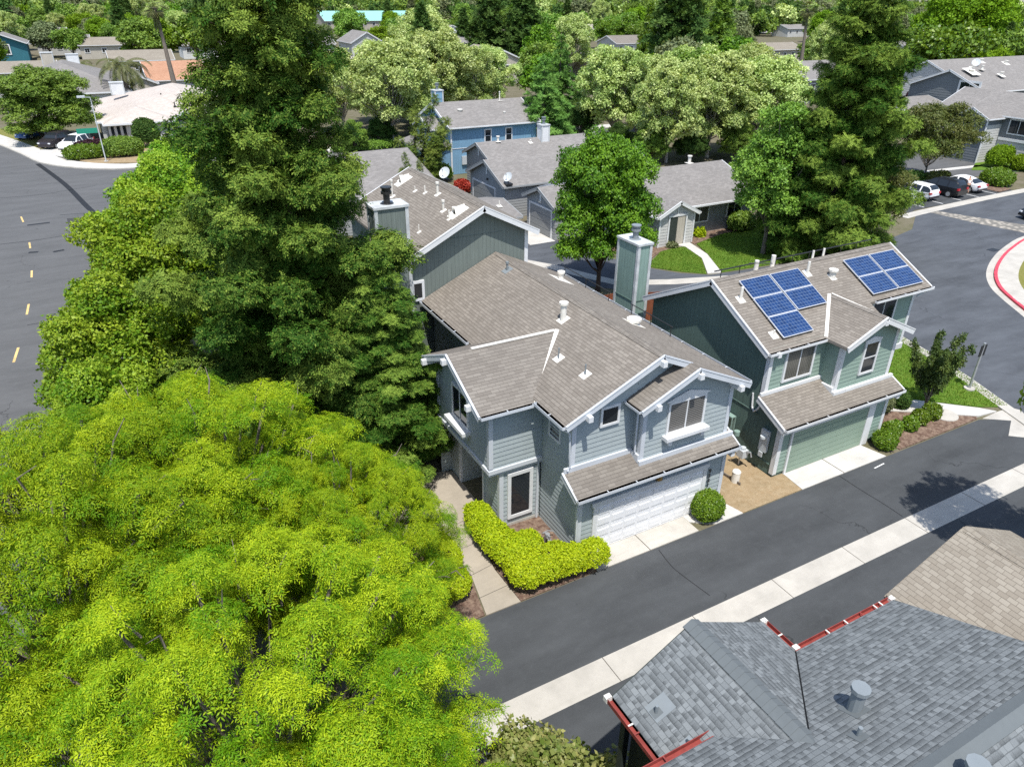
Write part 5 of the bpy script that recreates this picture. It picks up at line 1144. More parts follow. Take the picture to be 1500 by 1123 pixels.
def fence(lab, pts, h, m='fence_red'):
    r = thing('fence', lab, 'fence', (*pts[0], 0)); b = MB(); po = MB()
    for (a, c) in zip(pts[:-1], pts[1:]):
        A_, B_ = V(*a, 0), V(*c, 0); L_ = (B_-A_).length; n = int(L_/.15); d = (B_-A_)/n
        for i in range(n): q = A_+d*i; hh = h+.02*math.sin(i*7.1); b.beam(q+Z_*hh, q+d*.93+Z_*hh, .025, hh)
        po.box(A_-V(.06, .06, 0), A_+V(.06, .06, h+.08)); b.beam(A_+Z_*(h*.85)+V(0, -.05, 0), B_+Z_*(h*.85)+V(0, -.05, 0), .05, .09)
    po.box(B_-V(.06, .06, 0), B_+V(.06, .06, h+.08)); b.build('boards', m, r); po.build('post', m, r)
fence('reddish wooden fence behind the green house chimney', [(22.4, 33.3), (25.4, 33.0), (28.2, 31.8), (32.5, 31.0)], 1.85)
fence('short reddish fence piece in the gap between the two houses', [(18.35, 20.6), (20.9, 20.9)], 1.75)
mb = MB(); mb.cyl((19.95, 17.05, 0), .17, .5, 16); mb.cyl((19.95, 17.05, .5), .185, .05, 16, r2=.15); o = mb.build('pipe_stub', 'vent_white'); tag(o, 'short thick white pipe standing in the bare side yard', 'pipe')
r = thing('gas_meter', 'grey gas meter with bent pipes in front of the dark green wall', 'gas meter', (20.95, 17.9, 0)); mb = MB(); x, y = 20.95, 17.9
mb.cyl((x, y, 0), .03, .5, 8); mb.tube([(x, y, .5), (x-.25, y+.1, .75), (x-.3, y+.1, .95), (x-.1, y, 1.05)], .035, 7); mb.tube([(x, y-.1, .8), (x+.1, y-.45, .85), (x+.12, y-.5, .65)], .035, 7); mb.build('pipe', 'galv', r)
b = MB(); b.box((x-.16, y-.28, .5), (x+.16, y+.1, .86)); b.cyl((x, y-.1, .86), .12, .1, 10); b.build('meter_body', 'vent_light', r)
p = at(1402, 640); mb = MB(); mb.cyl((32.75, 16.35, .02), .62, .06, 24); o = mb.build('stepping_slab', 'concrete'); tag(o, 'round beige concrete slab in the mulch bed', 'slab')
r = thing('chair', 'pair-sized red garden chair in front of the pale house', 'chair', (4.2, 108, .1)); r['label'] = 'small red garden chair in front of the pale house'
for nm, a, b_ in (('seat', (3.8, 107.7, .5), (4.6, 108.4, .58)), ('backrest', (3.8, 108.4, .58), (4.6, 108.48, 1.15))): mb = MB(); mb.box(a, b_); mb.build(nm, 'red_trim', r)
for x, y in ((3.85, 107.75), (4.55, 107.75), (3.85, 108.38), (4.55, 108.38)): mb = MB(); mb.cyl((x, y, .1), .035, .4, 6); mb.build('leg', 'red_trim', r)
# ======================================================================= vegetation
RNG = np.random.default_rng(11)
def unit(a): return a/np.maximum(np.linalg.norm(a, axis=-1, keepdims=True), 1e-9)
def kite(base, tip, side, w_, fold=0.0, up=None):
    """leaf blade from base to tip, half width w_ along side -> (4,3)"""
    mid = base+(tip-base)*.45; s2 = unit(side)*w_
    d = np.array([0, 0, -fold]) if up is None else -up*fold
    return np.stack([base, mid+s2+d, tip, mid-s2+d])
def tuft_pinnate(rng, n=8, L=.215, pairs=3):
    Q = []
    for i in range(n):
        a = 2*math.pi*(i+rng.uniform(-.3, .3))/n; e = rng.uniform(.45, 1.1); h = np.array([math.cos(a), math.sin(a), 0.]); l = L*rng.uniform(.8, 1.25)
        p = np.zeros(3); e2 = e; prev = p
        for k in range(pairs+1):
            d = h*math.cos(e2)+np.array([0, 0, math.sin(e2)]); q = prev+d*l/(pairs+1)
            sd = np.cross(d, [0, 0, 1]); sd = sd/np.linalg.norm(sd)
            if k < pairs:
                for sg in (1, -1):
                    t = q+(sd*sg*.7+d*.85+np.array([0, 0, -.3]))*l*.29; Q.append(kite(q, t, d-sd*sg*.7, l*.05))
            else: Q.append(kite(q, q+(d+np.array([0, 0, -.35]))*l*.38, sd, l*.042))
            prev = q; e2 -= .38
    return np.array(Q)
def tuft_broad(rng, n=9, size=.13, spread=.16, wid=.36):
    Q = []
    for i in range(n):
        a = rng.uniform(0, 2*math.pi); e = rng.uniform(-.2, 1.1); h = np.array([math.cos(a)*math.cos(e), math.sin(a)*math.cos(e), math.sin(e)])
        b = h*spread*rng.uniform(.1, 1); d = unit(h*.7+rng.normal(0, .5, 3)+np.array([0, 0, -.35])); l = size*rng.uniform(.7, 1.3)
        sd = np.cross(d, rng.normal(0, .35, 3)+np.array([0, 0, 1])); Q.append(kite(b, b+d*l, sd, l*wid, l*.08))
    return np.array(Q)
def tuft_spray(rng, n=11, L=.3, w_=.022, droop=.3):
    """flat conifer twig pointing along +x... spread over the upper half"""
    Q = []
    for j in range(3):
        a0 = 2*math.pi*(j+rng.uniform(-.3, .3))/3; e = rng.uniform(.0, .7); d = np.array([math.cos(a0)*math.cos(e), math.sin(a0)*math.cos(e), math.sin(e)]); sd = unit(np.cross(d, [0, 0, 1]))
        m = n//3; l = L*rng.uniform(.8, 1.2)
        for k in range(m):
            b = d*l*k/m+np.array([0, 0, -droop*l*(k/m)**2])
            for sg in (1, -1): Q.append(kite(b, b+(d*.8+sd*sg*.75+np.array([0, 0, -.15]))*l*.42, d-sd*sg*.5, w_*l/.3))
        b = d*l*.9; Q.append(kite(b, b+d*l*.35+np.array([0, 0, -droop*l*.4]), sd, w_*l/.3))
    return np.array(Q)
def basis(up, rng):
    n = len(up); up = unit(up); r = unit(np.cross(up, unit(rng.normal(0, 1, (n, 3))))); return np.stack([r, np.cross(up, r), up], axis=-1)
def place(tufts, pos, up, sc, rng):
    out = []; which = rng.integers(0, len(tufts), len(pos)); B = basis(up, rng)
    for i, t in enumerate(tufts):
        m = which == i
        if m.any(): out.append((np.einsum('nij,kvj->nkvi', B[m]*sc[m][:, None, None], t)+pos[m][:, None, None, :]).reshape(-1, 4, 3))
    return np.concatenate(out)
def quads_mesh(name, Q, tint, mat):
    n = len(Q); me = bpy.data.meshes.new(name); me.vertices.add(4*n); me.vertices.foreach_set('co', Q.astype(np.float32).ravel())
    me.loops.add(4*n); me.loops.foreach_set('vertex_index', np.arange(4*n, dtype=np.int32)); me.polygons.add(n)
    me.polygons.foreach_set('loop_start', np.arange(0, 4*n, 4, dtype=np.int32))
    at_ = me.attributes.new('tint', 'FLOAT', 'FACE'); at_.data.foreach_set('value', tint.astype(np.float32))
    me.materials.append(MATS[mat]); me.update(calc_edges=True); return me
def clump_cloud(rng, C, R, dens, tufts, sc, upw=.55, lo=-.45, shell=(.72, 1.05), tmean=.4, tvar=.22):
    """C centres (n,3), R radii (n,3); tufts over the upper shell of every clump"""
    P, U, T = [], [], []
    for c, r in zip(C, R):
        area = 4*math.pi*((r[0]*r[1])**1.6/3+2*(r[0]*r[2])**1.6/3)**(1/1.6); m = max(4, int(area*dens)); d = unit(rng.normal(0, 1, (m*2, 3))); d = d[d[:, 2] > lo][:m]
        f = rng.uniform(shell[0], shell[1], (len(d), 1)); P.append(c+d*r*f); U.append(unit(d/np.maximum(r, .05)*r.mean())+np.array([0, 0, upw])+rng.normal(0, .28, d.shape)); T.append(np.full(len(d), np.clip(tmean+rng.normal(0, tvar*.7), 0, 1)))
    P, U, T = map(np.concatenate, (P, U, T)); s = sc*rng.uniform(.75, 1.3, len(P))
    return P, U, s, T
def leafmesh(name, rng, cl, tufts, mat, tvar=.22):
    P, U, s, T = cl; order = rng.integers(0, len(tufts), len(P)); Qs, Ts = [], []
    for i, t in enumerate(tufts):
        m = order == i
        if not m.any(): continue
        Q = place([t], P[m], U[m], s[m], rng); Qs.append(Q); tt = np.repeat(T[m], len(t)); Ts.append(np.clip(tt+rng.normal(0, tvar, len(tt)), 0, 1))
    return quads_mesh(name, np.concatenate(Qs), np.concatenate(Ts), mat)
def env_broad(rng, n, R, hc, hh, rs=(.2, .34), top=1.0, flat=.8, taper=0.0, lo=-.75):
    """clump centres near the surface of a crown envelope"""
    d = unit(rng.normal(0, 1, (n*4, 3))); d = d[d[:, 2] > lo][:n]; f = rng.uniform(.52, .96, (n, 1))*(1+.16*np.sin(d[:, :1]*3.1+rng.uniform(0, 6))*np.cos(d[:, 1:2]*2.7+rng.uniform(0, 6)))
    C = d*f*np.array([R, R, hh]); 
    if taper: C[:, :2] *= (1-taper*np.clip(C[:, 2:]/hh, -1, 1))
    C[:, 2] += hc; r = R*rng.uniform(rs[0], rs[1], (n, 1)); return C, np.concatenate([r, r, r*flat], 1)
def limbs(mb, rng, C, h0, hfork, r0, every=3, r1=.035, lean=(0, 0)):
    top = np.array([lean[0], lean[1], hfork])
    mb.tube([(0, 0, -.1), (0, 0, .25), (lean[0]*.5, lean[1]*.5, hfork*.55), tuple(top)], [r0*1.35, r0*1.02, r0*.9, r0*.72], 9)
    for c in C[::every]:
        s_ = rng.uniform(.55, 1.0); b = np.array([lean[0]*s_, lean[1]*s_, hfork*s_]); m = b*.45+c*.55+np.array([0, 0, .12*np.linalg.norm(c-b)])*rng.uniform(-.2, 1); q = b*.8+c*.2+rng.normal(0, .1, 3)
        mb.tube([tuple(b), tuple(q), tuple(m), tuple(c)], [r0*.34, r0*.27, r0*.18, r1], 6, 0, False)
def mbmesh(mb, mat):
    o = mb.build('tmp', mat); me = o.data; bpy.data.objects.remove(o); return me
PROTO = {}
def proto(kind, trunk_mb, bark_, leaf, rng, cl, tufts, tvar=.22):
    t = mbmesh(trunk_mb, bark_); t.name = kind+'_trunk'
    for p in t.polygons: p.use_smooth = True
    PROTO[kind] = (t, leafmesh(kind+'_crown', rng, cl, tufts, leaf, tvar))
def tree(kind, loc, sc=1.0, scz=None, rot=0.0, label='', cat='tree', group=None, leaf=None, name='tree', crown='crown', trunk='trunk'):
    r = bpy.data.objects.new(name, None); COL.objects.link(r); r.location = (loc[0], loc[1], loc[2] if len(loc) > 2 else 0); r.rotation_euler = (0, 0, rot); r.scale = (sc, sc, scz or sc); r.empty_display_size = .3
    tag(r, label, cat, group); t, c = PROTO[kind]
    for nm, me in ((trunk, t), (crown, c)):
        if me is None: continue
        o = bpy.data.objects.new(nm, me); COL.objects.link(o); o.parent = r
        if leaf and nm == crown: o.material_slots[0].link = 'OBJECT'; o.material_slots[0].material = MATS[leaf]
    return r
rg = RNG
# ---- ash: fine drooping compound leaves
tp = [tuft_pinnate(rg) for _ in range(5)]
def lobed(rng, n, Rr, hc, hh, r0, r1, lo, f0=.66, f1=1.0, lob=.2):
    d = unit(rng.normal(0, 1, (n*4, 3))); d = d[d[:, 2] > lo][:n]; ph = rng.uniform(0, 6.28, 6)
    w_ = np.sin(d[:, 0]*4.3+ph[0])+np.sin(d[:, 1]*4.9+ph[1])+np.sin(d[:, 2]*5.1+ph[2])+.8*np.sin((d[:, 0]+d[:, 1])*8+ph[3])
    f = (rng.uniform(f0, f1, n)*(1+lob*w_/2))[:, None]; C = d*f*np.array([Rr, Rr, hh]); C[:, 2] += hc; r = rng.uniform(r0, r1, (n, 1)); return C, np.concatenate([r, r, r*.78], 1)
def boughs(rng, n, Rr, hc, hh, r0, r1, lo, sub_, f0=.62, f1=1.05):
    """well separated domed boughs, each made of smaller drooping lumps"""
    cand = unit(rng.normal(0, 1, (4000, 3))); cand = cand[cand[:, 2] > lo]; keep = []
    for d in cand:
        f = rng.uniform(f0, f1); c = d*f*np.array([Rr, Rr, hh]); r = rng.uniform(r0, r1)
        if all(np.linalg.norm((c-c2)*np.array([1, 1, 1.25])) > .88*(r+r2_) for c2, r2_ in keep): keep.append((c, r))
        if len(keep) >= n: break
    C, R, B = [], [], []
    for c, r in keep:
        c = c+np.array([0, 0, hc]); B.append(c); C.append(c); R.append([r*.72, r*.72, r*.5]); ax_ = unit(np.array([c[0], c[1], .1]))
        for q in range(sub_):
            a = 2*math.pi*(q+rng.uniform(-.3, .3))/sub_; o = np.array([math.cos(a), math.sin(a), 0])*r*rng.uniform(.6, .95); o += ax_*r*.25; o[2] = -r*rng.uniform(.12, .55); rr_ = r*rng.uniform(.26, .44)
            C.append(c+o); R.append([rr_, rr_, rr_*.75])
    return np.array(B), np.array(C), np.array(R)
Bc, C, R = boughs(rg, 95, 4.1, 5.3, 3.0, .45, .95, -.45, 8)
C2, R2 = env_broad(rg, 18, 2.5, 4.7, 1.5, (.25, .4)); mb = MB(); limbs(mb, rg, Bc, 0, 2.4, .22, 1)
for c in C[rg.integers(0, len(C), 46)]:
    d = unit(c-np.array([0, 0, 4.0])); e_ = c+d*rg.uniform(.35, .8); mb.tube([tuple(c-d*.4), tuple((c+e_)/2+rg.normal(0, .1, 3)), tuple(e_)], [.028, .02, .007], 5, 0, False)
A = clump_cloud(rg, C, R, 15, tp, .9, .65, -.2, (.7, 1.14), .42, .36); B = clump_cloud(rg, C2, R2, .8, tp, 1.2, .5, -.9, tmean=.2)  # B: inner fill in darker old-leaf tint, crown-interior shade put into the colour
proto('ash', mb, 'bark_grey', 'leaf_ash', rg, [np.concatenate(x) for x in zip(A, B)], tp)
# ---- redwood
ts = [tuft_spray(rg, 9, .34, .032, .35) for _ in range(5)]
Cs, Rs_ = [], []; mb = MB(); H = 24.0
mb.tube([(0, 0, -.1), (0, 0, .6), (.05, 0, 6), (.1, .05, 13), (.05, .1, 19), (0, .1, H)], [.7, .5, .38, .22, .1, .02], 12)
k = 0; z = .8
while z < H-.3:
    t = z/H; rr = 4.7*(1-t)**.72*(1.0 if t > .12 else .72+2.3*t)*rg.uniform(.9, 1.08)
    for j in range(5 if z < 15 else 4):
        a = k*2.399+rg.uniform(-.35, .35); k += 1; L = rr*rg.choice([.62, .85, 1.0, 1.12], p=[.2, .3, .35, .15]); u = np.array([math.cos(a), math.sin(a)])
        sag = -.10*L+rg.uniform(-.25, .2); zz = z+rg.uniform(-.3, .3); pts = []
        for f in ((.5, .78, 1.0) if L > 1.8 else (.6, 1.0)):
            rx = (.21*L+.38)*(1.15-.42*f)*rg.uniform(.8, 1.2); c = np.array([u[0]*L*f, u[1]*L*f, zz+sag*math.sin(f*2.6)+.14*L*f*f-.1]); c[:2] += rg.normal(0, .16, 2)*L*.25; Cs.append(c); Rs_.append([rx, rx, rx*.62])
            pts.append(c)
        mb.tube([(0, 0, zz-.05), tuple(pts[0]*np.array([.5, .5, 1])-np.array([0, 0, .05*L])), *[tuple(p-np.array([0, 0, .05])) for p in pts]], [.07*(1-t)+.02, .05*(1-t)+.015]+[.03*(1-t)+.01]*len(pts), 5, 0, False)
    if z > 11: a = rg.uniform(0, 6.28); Cs.append(np.array([math.cos(a)*.55, math.sin(a)*.55, z])); Rs_.append([.6, .6, .5])
    z += .62
A = clump_cloud(rg, np.array(Cs), np.array(Rs_), 17, ts, .78, .55, -.5, (.6, 1.1), .36, .34)
proto('redwood', mb, 'bark_red', 'leaf_redwood', rg, A, ts, .26)
# ---- maple row and other broadleaf kinds
def broad(kind, n, Rr, hc, hh, bark_, leaf, dens, size, rs=(.2, .34), taper=0.0, hf=2.2, r0=.16, flat=.8, n2=14, wid=.36, every=3, tm=.4, spread=1.25, lo=-.75, nl=9, upw=.5):
    tb = [tuft_broad(rg, nl, size, size*spread, wid) for _ in range(5)]; C, R = env_broad(rg, n, Rr, hc, hh, rs, flat=flat, taper=taper, lo=lo); C2, R2 = env_broad(rg, n2, Rr*.55, hc-.1*hh, hh*.55, (.3, .45), taper=taper)
    mb = MB(); limbs(mb, rg, C, 0, hf, r0, every); A = clump_cloud(rg, C, R, dens, tb, 1.0, upw, -.5, (.65, 1.08), tm); B = clump_cloud(rg, C2, R2, dens*.35, tb, 1.2, .5, -.95, tmean=tm)
    proto(kind, mb, bark_, leaf, rg, [np.concatenate(x) for x in zip(A, B)], tb)
broad('maple', 110, 3.3, 5.2, 3.8, 'bark_grey', 'leaf_maple', 17, .125, (.15, .29), .12, lo=-.8)
broad('pear', 95, 3.0, 5.6, 4.0, 'bark_dark', 'leaf_pear', 17, .135, (.2, .32), .2, 1.8, .16, lo=-.92)
broad('sycamore', 150, 5.0, 7.6, 6.0, 'bark_white', 'leaf_sycamore', 5.2, .24, (.09, .19), .22, 3.2, .22, every=3, lo=-.9, flat=.95, n2=8)
broad('gum', 80, 2.9, 6.6, 5.0, 'bark_grey', 'leaf_mid', 11, .17, (.2, .34), .22, 2.6, .18, lo=-.85)
broad('crape', 70, 3.2, 4.1, 2.5, 'bark_grey', 'leaf_crape', 12, .13, (.14, .27), .1, 1.7, .08, lo=-.8, every=2)
broad('oak', 90, 5.5, 6.0, 3.8, 'bark_dark', 'leaf_lime', 3.6, .30, (.18, .3), .0, 2.4, .3, lo=-.4)
for i_ in range(3): broad('round_%d' % i_, 46, 3.6, 4.6, 3.5, 'bark_grey', 'leaf_mid', 3.4, .36, (.22, .38), (.0, .15, .3)[i_], 2.0, .18, lo=-.7, nl=7, n2=8)
# ---- deodar and far conifers
def conifer(kind, H, rr, leaf, bark_, lev, nb, dens, tsz, droop, ex=1.0, w_=.03, flatc=.4, z0=1.0):
    tt = [tuft_spray(rg, 9, .34, w_, .45) for _ in range(4)]; Cs, Rs_ = [], []; mb = MB(); mb.tube([(0, 0, -.1), (0, 0, H*.3), (0, 0, H*.7), (0, 0, H)], [.028*H, .02*H, .01*H, .02], 8); z = z0; k = 0
    while z < H*.985:
        t = (z-z0)/(H-z0); L0 = rr*(1-t)**ex+.15
        for j in range(nb):
            a = k*2.399+rg.uniform(-.3, .3); k += 1; L = L0*rg.uniform(.72, 1.1); u = np.array([math.cos(a), math.sin(a)])
            fs = (.4, .65, .88, 1.05) if L > 2.2 else (.5, .95); pts = []
            for f in fs:
                rx = (.13*L+.22)*(1.25-.5*f)*rg.uniform(.85, 1.15); c = np.array([u[0]*L*f, u[1]*L*f, z+.1*L*f-droop*L*f*f]); Cs.append(c); Rs_.append([rx, rx, rx*flatc]); pts.append(c)
            mb.tube([(0, 0, z), *[tuple(p-np.array([0, 0, .06])) for p in pts]], [.05*(1-t)+.015]+[.02]*len(pts), 4, 0, False)
        z += lev*(1-.4*t)
    proto(kind, mb, bark_, leaf, rg, clump_cloud(rg, np.array(Cs), np.array(Rs_), dens, tt, tsz, .3, -.4, (.5, 1.1), .4, .3), tt, .25)
conifer('deodar', 15, 6.2, 'leaf_deodar', 'bark_grey', 1.5, 7, 12, 1.15, .42, .95, .036, .26)
conifer('far_conifer', 18, 4.6, 'leaf_dark', 'bark_dark', 1.2, 6, 3.2, 2.1, .16, .8, .045, .7)
# ---- juniper: twisted leaning columns
ts = [tuft_spray(rg, 9, .2, .03, -.2) for _ in range(4)]; Cs, Rs_ = [], []; mb = MB()
for (bx_, by_, tx, ty, hh_) in ((0, 0, .5, .3, 6.0), (.9, .3, 2.0, .5, 6.6), (-.8, .2, -1.0, .1, 3.8), (.4, -.4, 1.4, -.8, 4.2), (1.8, .1, 2.5, -.1, 5.0)):
    mb.tube([(bx_*.3, by_*.3, 0), (bx_, by_, hh_*.4), (tx, ty, hh_*.9)], [.14, .1, .03], 6)
    for i in range(15):
        f = .12+.88*i/14; c = np.array([bx_*.6+(tx-bx_*.6)*f, by_+(ty-by_)*f, hh_*f]); c[:2] += rg.normal(0, .28, 2)*(1.2-f); rx = (.62-.36*f)*rg.uniform(.75, 1.2); Cs.append(c); Rs_.append([rx, rx, rx*1.15])
proto('juniper', mb, 'bark_dark', 'leaf_juniper', rg, clump_cloud(rg, np.array(Cs), np.array(Rs_), 26, ts, 1.0, .9, -.7, (.6, 1.15), .4, .3), ts, .25)
# ---- vase-shaped small tree
Cs, Rs_ = [], []; mb = MB()
for i in range(9):
    a = i*2.4; e_ = rg.uniform(.25, .75); L = rg.uniform(1.7, 2.5); d = np.array([math.cos(a)*math.sin(e_), math.sin(a)*math.sin(e_), math.cos(e_)]); mb.tube([(0, 0, 0), (d[0]*.12, d[1]*.12, .5), tuple(d*L*.6+np.array([0, 0, .3])), tuple(d*L+np.array([0, 0, .3]))], [.06, .05, .03, .01], 5, 0, False)
    for f in np.linspace(.5, 1.15, 7): c = d*L*f+np.array([0, 0, .32]); c += rg.normal(0, .09, 3); r_ = .26*(1.25-.6*f)*rg.uniform(.8, 1.25); Cs.append(c); Rs_.append([r_, r_, r_*1.25])
tb = [tuft_broad(rg, 9, .085, .1, .3) for _ in range(4)]
proto('vase', mb, 'bark_grey', 'leaf_vase', rg, clump_cloud(rg, np.array(Cs), np.array(Rs_), 75, tb, 1.0, .8, -.8, (.4, 1.1), .35, .3), tb, .25)
# ---- palms
def palm(kind, h, r0, r1, n, L, fan, lean=.3):
    mb = MB(); mb.tube([(0, 0, 0), (lean*.1, 0, h*.3), (lean*.5, 0, h*.7), (lean, 0, h)], [r0*1.25, r0, r1, r1*1.1], 10)
    Q = []; top = np.array([lean, 0, h])
    for i in range(n):
        a = i*2.399; e = rg.uniform(-1.15, 1.25) if fan else rg.uniform(-.3, 1.2); u = np.array([math.cos(a), math.sin(a), 0])
        if fan:
            d = u*math.cos(e)+np.array([0, 0, math.sin(e)]); hub = top+d*L*.5; sd = unit(np.cross(d, [0, 0, 1.])); Q.append(kite(top, hub, sd, .03))
            for s_ in np.linspace(-1.2, 1.2, 11): dd = d*math.cos(s_)+sd*math.sin(s_)+np.array([0, 0, -.25]); Q.append(kite(hub, hub+dd*L*.5, np.cross(dd, [0, 0, 1.])+sd*.2, .06))
        else:
            p = top.copy(); e2 = e; l = L*rg.uniform(.85, 1.1)
            for k_ in range(14):
                d = u*math.cos(e2)+np.array([0, 0, math.sin(e2)]); q = p+d*l/14; sd = unit(np.cross(d, [0, 0, 1.]))
                Q.append(kite(p, q+d*.05, sd, .03))
                if k_ > 1:
                    for sg in (1, -1):
                        for o in (0, .5): b = p+(q-p)*o; Q.append(kite(b, b+(sd*sg*.9+d*.5+np.array([0, 0, -.5]))*l*.2*(1-.5*abs(k_/14-.4)), d, .06))
                p = q; e2 -= .15
    if fan:
        for i in range(160): a = rg.uniform(0, 6.28); zz = h-rg.uniform(.2, 3.2); u = np.array([math.cos(a), math.sin(a), 0]); b = np.array([lean, 0, zz])+u*.2; Q.append(kite(b, b+u*.45+np.array([0, 0, -.9]), np.cross(u, [0, 0, 1.]), .12))
    Q = np.array(Q); ti = rg.uniform(.1, .9, len(Q))
    PROTO[kind] = (mbmesh(mb, 'bark_grey'), quads_mesh(kind+'_crown', Q, ti, 'leaf_palm'))
palm('fan_palm', 17.5, .42, .26, 46, 2.4, True, .8); palm('feather_palm', 5.5, .4, .35, 34, 4.4, False, .2)
# ======================================================================= placing
ASH = 'yellow-green ash tree '
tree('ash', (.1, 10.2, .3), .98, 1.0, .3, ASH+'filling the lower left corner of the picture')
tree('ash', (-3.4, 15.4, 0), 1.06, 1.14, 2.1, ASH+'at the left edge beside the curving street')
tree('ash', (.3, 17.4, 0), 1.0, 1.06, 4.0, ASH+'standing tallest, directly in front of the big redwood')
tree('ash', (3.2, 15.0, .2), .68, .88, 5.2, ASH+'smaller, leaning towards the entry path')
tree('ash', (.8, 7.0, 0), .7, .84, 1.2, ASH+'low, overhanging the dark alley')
tree('redwood', (5.3, 27.3, 0), 1.0, .98, .5, 'huge dark redwood towering in front of the olive house, left of centre', name='redwood_tree')
tree('redwood', (7.7, 24.6, 0), .6, .42, 1.0, 'small dark redwood crowded against the blue-grey house, under the huge one', name='redwood_tree')
tree('redwood', (46.9, 36.0, 0), 1.04, .99, 2.6, 'huge dark redwood standing behind the solar-panelled roof', name='redwood_tree')
for i, (x, y, s_, z_, lab) in enumerate(((-2.0, 25.0, .7, .75, 'smallest bushy maple, its twigs over the street beside the ash trees'), (-.9, 29.5, .95, .92, 'bushy green maple nearest the ash trees, beside the street'), (.7, 36.5, 1.05, 1.05, 'bushy green maple beside the redwood trunk'), (1.9, 44.5, 1.1, 1.05, 'bushy green maple at the middle of the street row'), (3.2, 53.5, 1.1, .9, 'bushy green maple facing the dark road patch'), (4.6, 62.5, 1.1, .84, 'bushy green maple at the street corner, farthest of the row'))):
    tree('maple', (x, y, 0), s_, z_, i*1.3, lab, group='maples in a row beside the left street', name='maple_tree')
tree('pear', (27.3, 37.8, 0), 1.0, 1.12, .4, 'rounded dark green pear tree in the centre behind the main roof', name='pear_tree')
tree('gum', (43.2, 38.4, 0), 1.0, .95, .8, 'bright green tree with pale trunk on the lawn beside the porch house')
tree('crape', (51.8, 36.4, 0), .95, 1.0, .3, 'bronze-tinged small tree overhanging the dark drive');
tree('crape', (78.6, 49.4, 0), 1.3, 1.2, 2.4, 'bronze-tinged spreading tree in front of the slate townhouse')
tree('vase', (32.3, 17.1, 0.04), .82, 1.3, .6, 'small vase-shaped dark tree in the bed beside the green house', name='ornamental_tree')
tree('juniper', (27.2, 70.6, 0), 1.55, 1.25, .2, 'twisted dark juniper in front of the blue house', name='juniper_tree'); tree('juniper', (24.0, 60.0, 0), .8, .8, 2.5, 'smaller juniper poking up above the olive roof ridge', name='juniper_tree')
tree('deodar', (45.6, 76.3, 0), .92, .78, 0, 'blue-green deodar cedar with drooping boughs beside the blue house', name='cedar_tree'); tree('deodar', (58.5, 93.5, 0), .8, .86, 2.0, 'taller slim cedar just behind the drooping deodar', name='cedar_tree')
for i, (px, py, s_, z_, lab) in enumerate(((575, 205, 1.25, 1.1, 'pale sycamore left of the blue house, broadest of all'), (640, 178, 1.2, 1.15, 'pale sycamore directly behind the blue house roof'), (505, 190, .95, .95, 'pale sycamore showing right beside the redwood'), (720, 160, .9, .9, 'small pale sycamore left of the deodar'), (895, 205, 1.05, 1.05, 'pale sycamore with white limbs right of the deodar'), (975, 232, .95, 1.0, 'pale sycamore with leaning white trunk behind the grey lawn house'), (1035, 225, 1.15, 1.05, 'pale sycamore behind the grey roof ridge end'), (1105, 222, 1.15, 1.0, 'pale sycamore just left of the right redwood'), (1010, 185, 1.1, 1.0, 'pale sycamore in the second rank above the grey roof'), (1095, 178, 1.05, 1.0, 'pale sycamore in the second rank beside the fan palm foot'), (560, 175, 1.0, 1.0, 'pale sycamore in the second rank left of the blue house'), (690, 172, .9, .95, 'pale sycamore in the second rank behind the blue roof end'), (930, 200, 1.0, .95, 'pale sycamore filling the gap right of the cedar'), (620, 110, 1.5, 1.3, 'distant large pale sycamore in line with the mint roof'), (835, 110, 1.1, 1.2, 'slim pale sycamore with bare white branches, far away'))):
    p = at(px, py+6); tree('sycamore', (p.x, p.y, 0), s_*.93, z_*.9, i*.9, lab, group='pale sycamores across the middle distance', name='sycamore_tree')
p = at(60, 228); tree('pear', (p.x+1.5, p.y+10, -1.1), 1.7, 1.1, 1.0, 'dense green tree shading the driveway at the far corner house', leaf='leaf_mid', name='maple_tree')
tree('feather_palm', (5.2, 143, 0), 1.15, 1.15, 0, 'feathery palm with orange fruit stalk behind the pale roof', name='palm_tree'); tree('feather_palm', (-1, 172, 0), .9, .8, 1, 'low feathery palm behind the dark grey roof', name='palm_tree')
tree('fan_palm', (12.4, 139, 0), 1.0, .87, 3.0, 'tall leaning fan palm in front of the terracotta roof', name='palm_tree'); p = at(1168, 110); tree('fan_palm', (p.x-22, p.y-20, 0), 1.0, .87, 2.4, 'tall fan palm just left of the right redwood top', name='palm_tree')
p = at(1360, 145); tree('round_0', (p.x, p.y, 0), 1.75, 1.7, 0, 'dense dark green round tree behind the low grey roof', leaf='leaf_boxwood')
tree('round_1', (112, 84, 0), .9, .9, 1, 'purple-leaved plum tree in front of the pale townhouse', leaf='leaf_purple', name='plum_tree'); tree('round_2', (117.5, 79.5, 0), .5, .5, 1, 'small purple-leaved tree below the pale gable', leaf='leaf_purple', name='plum_tree')
p = at(1430, 105); tree('oak', (p.x+6, p.y+10, 0), 1.9, 2.0, 0, 'huge spreading lime-green tree at the upper right', name='oak_tree')
